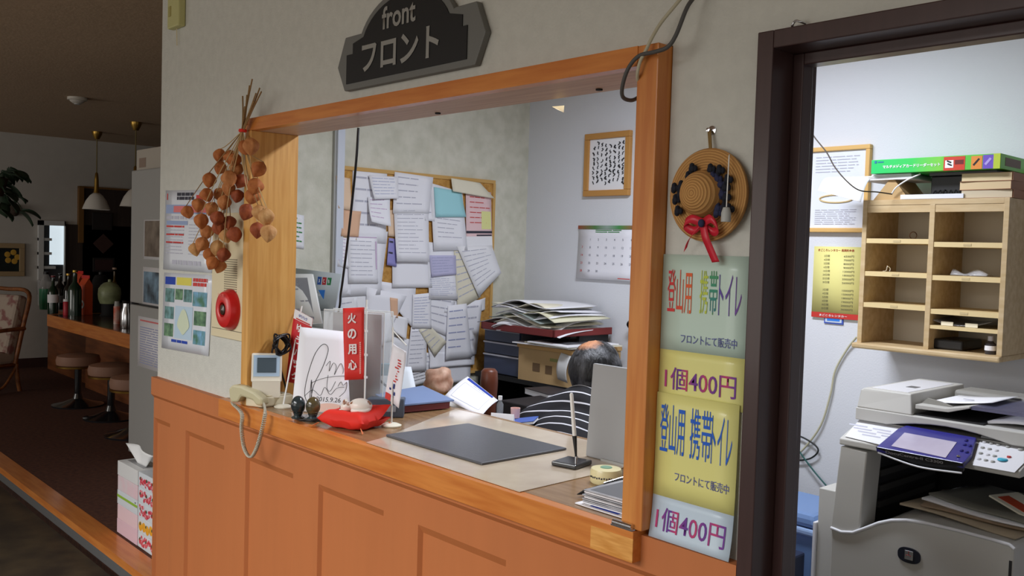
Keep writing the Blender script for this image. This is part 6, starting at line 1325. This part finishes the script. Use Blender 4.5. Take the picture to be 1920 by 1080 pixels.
# things on the bar
def onbar(px, py): return pZ(px, py, bz + .001)
def lathe_thing(name, lab, cat, px, py, parts, scale=1.0, grp=None):
    q = onbar(px, py); t = thing(name, lab, cat, q, 0, grp)
    for (nm_, prof, mt) in parts: MB().lathe([(r * scale, z * scale) for r, z in prof], q, 18).build(nm_, mt, t, smooth=40)
    return t
DG = mat('bottle_green', (24, 50, 36), .08, coat=.5); DBk = mat('bottle_black', (22, 20, 20), .1, coat=.5)
def bot(h, r): return [(0, 0), (r, 0), (r, h * .58), (r * .85, h * .66), (r * .34, h * .76), (r * .32, h * .96), (0, h * .96)]
def capp(h, r): return [(r * .2, h * .955), (r * .38, h * .955), (r * .38, h), (0, h)]
def labl(h, r, a=.15, c=.42): return [(r * 1.0, h * a), (r * 1.03, h * a), (r * 1.03, h * c), (r * 1.0, h * c)]
G_ = 'bottles along the bar'
lathe_thing('glass_tumbler', 'tall clear tumbler at the far left end of the bar', 'glass', 78, 573, [('body', [(0, 0), (.035, 0), (.045, .26), (.042, .26), (.033, .01), (0, .01)], mat('dull_glass', (190, 190, 190), .08, alpha=.45))])
lathe_thing('green_bottle', 'light green bottle with clear shoulder, leftmost bottle on the bar', 'bottle', 86, 580, [('body', [(0, 0), (.055, 0), (.06, .05), (.06, .2), (0, .2)], mat('mint_green', (60, 140, 100), .2)), ('shoulder', [(.06, .2), (.055, .26), (.02, .34), (0, .34)], mat('dull_glass', (190, 190, 190), .08, alpha=.45)), ('cap', [(0, .34), (.024, .34), (.024, .365), (0, .365)], BLACK)], 1, G_)
lathe_thing('wine_bottle', 'dark bottle with red capsule and white label', 'bottle', 99, 588, [('body', bot(.34, .045), DG), ('label', labl(.34, .045, .3, .52), PAPER), ('cap', capp(.35, .05), mat('capsule_red', (120, 30, 36), .4))], 1, G_)
lathe_thing('wine_bottle', 'plain black bottle behind the red-capsuled bottle', 'bottle', 112, 580, [('body', bot(.34, .05), DBk), ('label', labl(.34, .05, .2, .4), mat('grey_label', (110, 110, 112), .6)), ('cap', capp(.35, .05), BLACK)], 1, G_)
lathe_thing('wine_bottle', 'black bottle with a shiny gold neck in the bottle row', 'bottle', 128, 588, [('body', bot(.36, .042), DBk), ('cap', capp(.37, .06), BRASS)], 1, G_)
lathe_thing('drink_can', 'slim red and white can in front of the bottle row', 'can', 124, 592, [('body', [(0, 0), (.024, 0), (.026, .01), (.026, .12), (.02, .13), (0, .13)], mat('can_red', (190, 40, 56), .4)), ('rim', [(.02, .128), (.026, .128), (.024, .15), (0, .15)], PAPER)])
lathe_thing('wine_bottle', 'tall dark green bottle next to the orange carton', 'bottle', 140, 592, [('body', bot(.40, .058), DG), ('cap', capp(.41, .06), mat('capsule_gold', (180, 150, 70), .4, 1.0))], 1, G_)
OR = mat('carton_orange', (226, 90, 50), .45)
def carton_t(px, py, h, lab, circ):
    q = onbar(px, py); t = thing('drink_carton', lab, 'carton', q, R(20)); Mk = M_of(t)
    b = MB(Mk); b.box((0, 0, h * .38), (.085, .085, h * .76)); b.build('body', OR, t); b = MB(Mk); b.prism([(-.0425, -.0425, h * .76), (-.0425, 0, h * .93), (-.0425, .0425, h * .76)], (.085, 0, 0)); b.build('gable', OR, t); b = MB(Mk); b.box((0, 0, h * .965), (.11, .006, h * .08)); b.build('top_seal', mat('seal_red', (214, 50, 44), .4), t)
    if circ:
        Mr_ = Mk.to_3x3() @ Mx
        MB().lathe([(0, 0), (.04, 0), (.04, .002), (0, .002)], Mk @ V((0, -.0428, h * .27)), 24, Mr_).build('emblem_ring', PAPER, t); MB().lathe([(0, .001), (.022, .001), (.022, .003), (0, .003)], Mk @ V((0, -.0428, h * .27)), 24, Mr_).build('emblem_centre', OR, t)
carton_t(160, 590, .36, 'orange drink carton with a white ring emblem on the bar', True); carton_t(149, 574, .36, 'orange drink carton standing behind the ringed carton', False)
lathe_thing('black_pot', 'tall black pot standing behind the bar cartons', 'pot', 188, 585, [('body', [(0, 0), (.07, 0), (.075, .05), (.075, .3), (.05, .35), (0, .36)], BLACKM), ('knob', [(0, .355), (.02, .36), (.02, .38), (0, .385)], BLACK)])
JAR = mat('celadon', (160, 170, 130), .4, c2=(120, 126, 90), vs=9)
lathe_thing('ceramic_jar', 'grey-green ceramic jar on a black stand on the bar', 'jar', 205, 592, [('stand', [(0, 0), (.085, 0), (.07, .02), (.07, .11), (0, .11)], BLACKM), ('body', [(0, .11), (.08, .112), (.095, .15), (.1, .2), (.095, .25), (.075, .275), (0, .28)], JAR), ('lid', [(0, .275), (.08, .276), (.05, .3), (.015, .31), (.015, .33), (0, .335)], JAR)])
lathe_thing('liqueur_bottle', 'slim bottle with gold neck behind the ceramic jar', 'bottle', 214, 582, [('body', bot(.40, .03), mat('amber_glass', (90, 66, 26), .1)), ('cap', capp(.42, .055), mat('cap_tan', (170, 140, 120), .5))], 1, G_)
lathe_thing('spray_can', 'white and orange can at the right of the bar', 'can', 219, 608, [('body', [(0, 0), (.026, 0), (.027, .15), (0, .15)], mat('can_orange_white', (220, 200, 190), .3, c2=(206, 90, 60), vs=12)), ('cap', [(0, .15), (.022, .15), (.018, .19), (0, .19)], GREY)])
lathe_thing('glass_carafe', 'shiny metal carafe beside the refrigerator edge', 'carafe', 237, 616, [('body', [(0, 0), (.04, 0), (.045, .03), (.045, .12), (.03, .17), (.03, .2), (0, .2)], CHROME), ('lid', [(0, .198), (.034, .2), (.02, .215), (0, .22)], BLACK)])
lathe_thing('dark_teapot', 'dark round teapot behind the metal carafe', 'teapot', 232, 596, [('body', [(0, 0), (.06, 0), (.085, .05), (.085, .09), (.06, .13), (0, .14)], mat('iron_black', (40, 40, 42), .3)), ('lid_knob', [(0, .138), (.015, .14), (.018, .155), (0, .16)], BLACK)])
# far wall
def fw(px, py, off=0.0): return pX(px, py, XF + off)
a, c = fw(-30, 455, .02), fw(46, 518, .02); t = thing('flower_painting', 'framed dark flower painting on the far wall', 'painting', (XF + .01, (a.y + c.y) / 2, c.z))
y0, y1, z0, z1 = a.y, c.y, c.z, a.z; b = MB(); fwid = .05
for (p, q) in (((XF + .001, y0, z1 - fwid), (XF + .03, y1, z1)), ((XF + .001, y0, z0), (XF + .03, y1, z0 + fwid)), ((XF + .001, y0, z0 + fwid), (XF + .03, y0 + fwid, z1 - fwid)), ((XF + .001, y1 - fwid, z0 + fwid), (XF + .03, y1, z1 - fwid))): b.bb(p, q)
b.build('picture_frame', mat('frame_tan', (170, 146, 110), .5), t, bevel=.004); b = MB(); b.bb((XF + .001, y0 + fwid, z0 + fwid), (XF + .012, y1 - fwid, z1 - fwid)); cv = b.build('canvas', mat('canvas_dark', (26, 40, 36), .5, c2=(14, 20, 22), vs=5), t)
b = MB(); 
for k in range(5): b.ell((XF + .013, y0 + .22 + .05 * math.cos(k * 1.3) + .04, z0 + .2 + .05 * math.sin(k * 1.3)), (.003, .03, .03), 10, 6)
b.build('flower', mat('paint_yellow', (206, 160, 60), .6), t)
# glazed white unit on the far wall, pane glowing in place of reflected daylight
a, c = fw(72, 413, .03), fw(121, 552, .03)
w2 = bpy.data.objects.new('glazed_unit', None); COL.objects.link(w2); w2.location = (XF + .02, (a.y + c.y) / 2, c.z); w2['kind'] = 'structure'; MW['glazed_unit'] = Matrix.Translation(w2.location)
y0, y1, z0, z1 = a.y, c.y, c.z, a.z; b = MB(); fwid = .035
b.bb((XF + .001, y0, z0), (XF + .05, y0 + .05, z1)); b.bb((XF + .001, y1 - .012, z0), (XF + .05, y1, z1)); b.bb((XF + .001, y0, z1 - .05), (XF + .05, y1, z1)); b.bb((XF + .001, y0, z0), (XF + .05, y1, z0 + .14))
for k in (1, 2, 3): z = z0 + .14 + (z1 - z0 - .19) * k / 4; b.bb((XF + .001, y0, z - .014), (XF + .045, y0 + .13 + .04 * (k == 1), z + .014))
b.build('glazed_frame', mat('glazed_frame_white', (214, 216, 216), .5), w2)
b = MB(); b.bb((XF + .001, y0 + .115, z0 + .32), (XF + .02, y1 - .012, z1 - .05)); b.build('bright_pane', mat('reflection_glow', (214, 228, 236), .3, emit=.85), w2)
b = MB(); b.bb((XF + .001, y0 + .05, z0 + .14), (XF + .012, y1 - .012, z1 - .05)); b.build('dark_pane', mat('dark_glass_pane', (60, 62, 66), .2), w2)
# dark alcove door, post and little pictures
a, c = fw(147, 352, .03), fw(262, 700, .03)
d2 = bpy.data.objects.new('door_2', None); COL.objects.link(d2); d2.location = (XF + .02, (a.y + c.y) / 2, RZ); d2['kind'] = 'structure'; MW['door_2'] = Matrix.Translation(d2.location)
b = MB(); b.bb((XF + .001, y1 + .005, RZ), (XF + .03, 2.89, a.z - .4)); b.bb((XF + .001, a.y + .05, RZ), (XF + .03, 2.89, a.z)); b.build('panel', mat('dark_curtain', (62, 50, 44), .9, var=.3, vs=6, stretch=(6, 6, .5)), d2)
b = MB(); b.bb((XF + .001, a.y, fw(150, 455).z), (XF + .06, a.y + .05, a.z + .01)); b.bb((XF + .001, a.y, a.z), (XF + .04, 2.89, a.z + .02)); b.build('post', mat('post_tan', (120, 84, 40), .5), d2)
for i, (tl, br, lab, mt) in enumerate((((173, 398), (210, 432), 'dark square picture just under the pendant lamp', mat('picture_dark', (40, 32, 32), .6)), ((174, 483), (214, 510), 'small dark picture low on the alcove panel', mat('picture_maroon', (58, 34, 34), .6)))):
    a, c = fw(*tl, .04), fw(*br, .04); t = thing('small_picture', lab, 'picture', (XF + .035, (a.y + c.y) / 2, c.z)); b = MB(); b.bb((XF + .03, a.y, c.z), (XF + .05, c.y, a.z)); b.build('picture_frame', mat('frame_black', (34, 28, 28), .5), t, bevel=.004); b = MB(); b.bb((XF + .05, a.y + .02, c.z + .02), (XF + .052, c.y - .02, a.z - .02)); b.build('image', mt, t)
q = fw(194, 457, .04); b = MB(); b.prism([(XF + .03, q.y - .11, q.z), (XF + .03, q.y, q.z + .11), (XF + .03, q.y + .11, q.z), (XF + .03, q.y, q.z - .11)], (.015, 0, 0)); b.build('diamond_plaque', mat('plaque_brown', (66, 42, 38), .6), None, bevel=.004, top=('diamond-shaped dark plaque between the two alcove pictures', 'plaque'))
q = fw(27, 394, .05); b = MB(); b.ell(q, (.05, .055, .065), 16, 10); o = b.build('wall_ornament', mat('ornament_brown', (70, 56, 46), .8, var=.4, vs=40), None, smooth=60, top=('small dark round ornament on the far wall above the painting', 'ornament'))
# hanging plant
q = pX(-14, 345, -8.6); t = thing('hanging_plant', 'dark green leafy plant hanging at the left edge', 'plant', q - V((0, 0, .3)))
b = MB(); b.lathe([(0, -.1), (.08, -.1), (.12, .05), (.11, .05), (0, .04)], q, 20); b.build('pot', mat('pot_brown', (70, 48, 36), .6), t, smooth=40)
b = MB(); b.tube([q + V((0, 0, .04)), V((q.x, q.y, HC))], .004, 5); b.build('hanging_cord', STEM, t)
rd = random.Random(8); LFM = mat('leaf_green', (38, 58, 40), .5)
for k in range(34):
    a = rd.uniform(0, 2 * PI); rr = rd.uniform(.08, .24); zz = rd.uniform(-.28, .22); c = q + V((rr * math.cos(a), rr * math.sin(a), zz)); Ml = frame(c, (math.cos(a), math.sin(a), rd.uniform(-.9, .2)), (rd.uniform(-.3, .3), rd.uniform(-.3, .3), 1))
    b = MB(Ml); b.grid(lambda u, v: V(((u - .1) * .15, (v - .5) * .11 * math.sin(PI * min(1, u * .95 + .03)) ** .8, .018 * abs(2 * v - 1) - .05 * u * u)), 6, 4); b.build('leaf', LFM, t, smooth=60, solid=.002)
    if k % 4 == 0: MB().tube(spline([q + V((0, 0, .02)), q.lerp(c, .5) + V((0, 0, .06)), c], 4), .004, 5).build('stem', LFM, t)
bpy.context.view_layer.update()
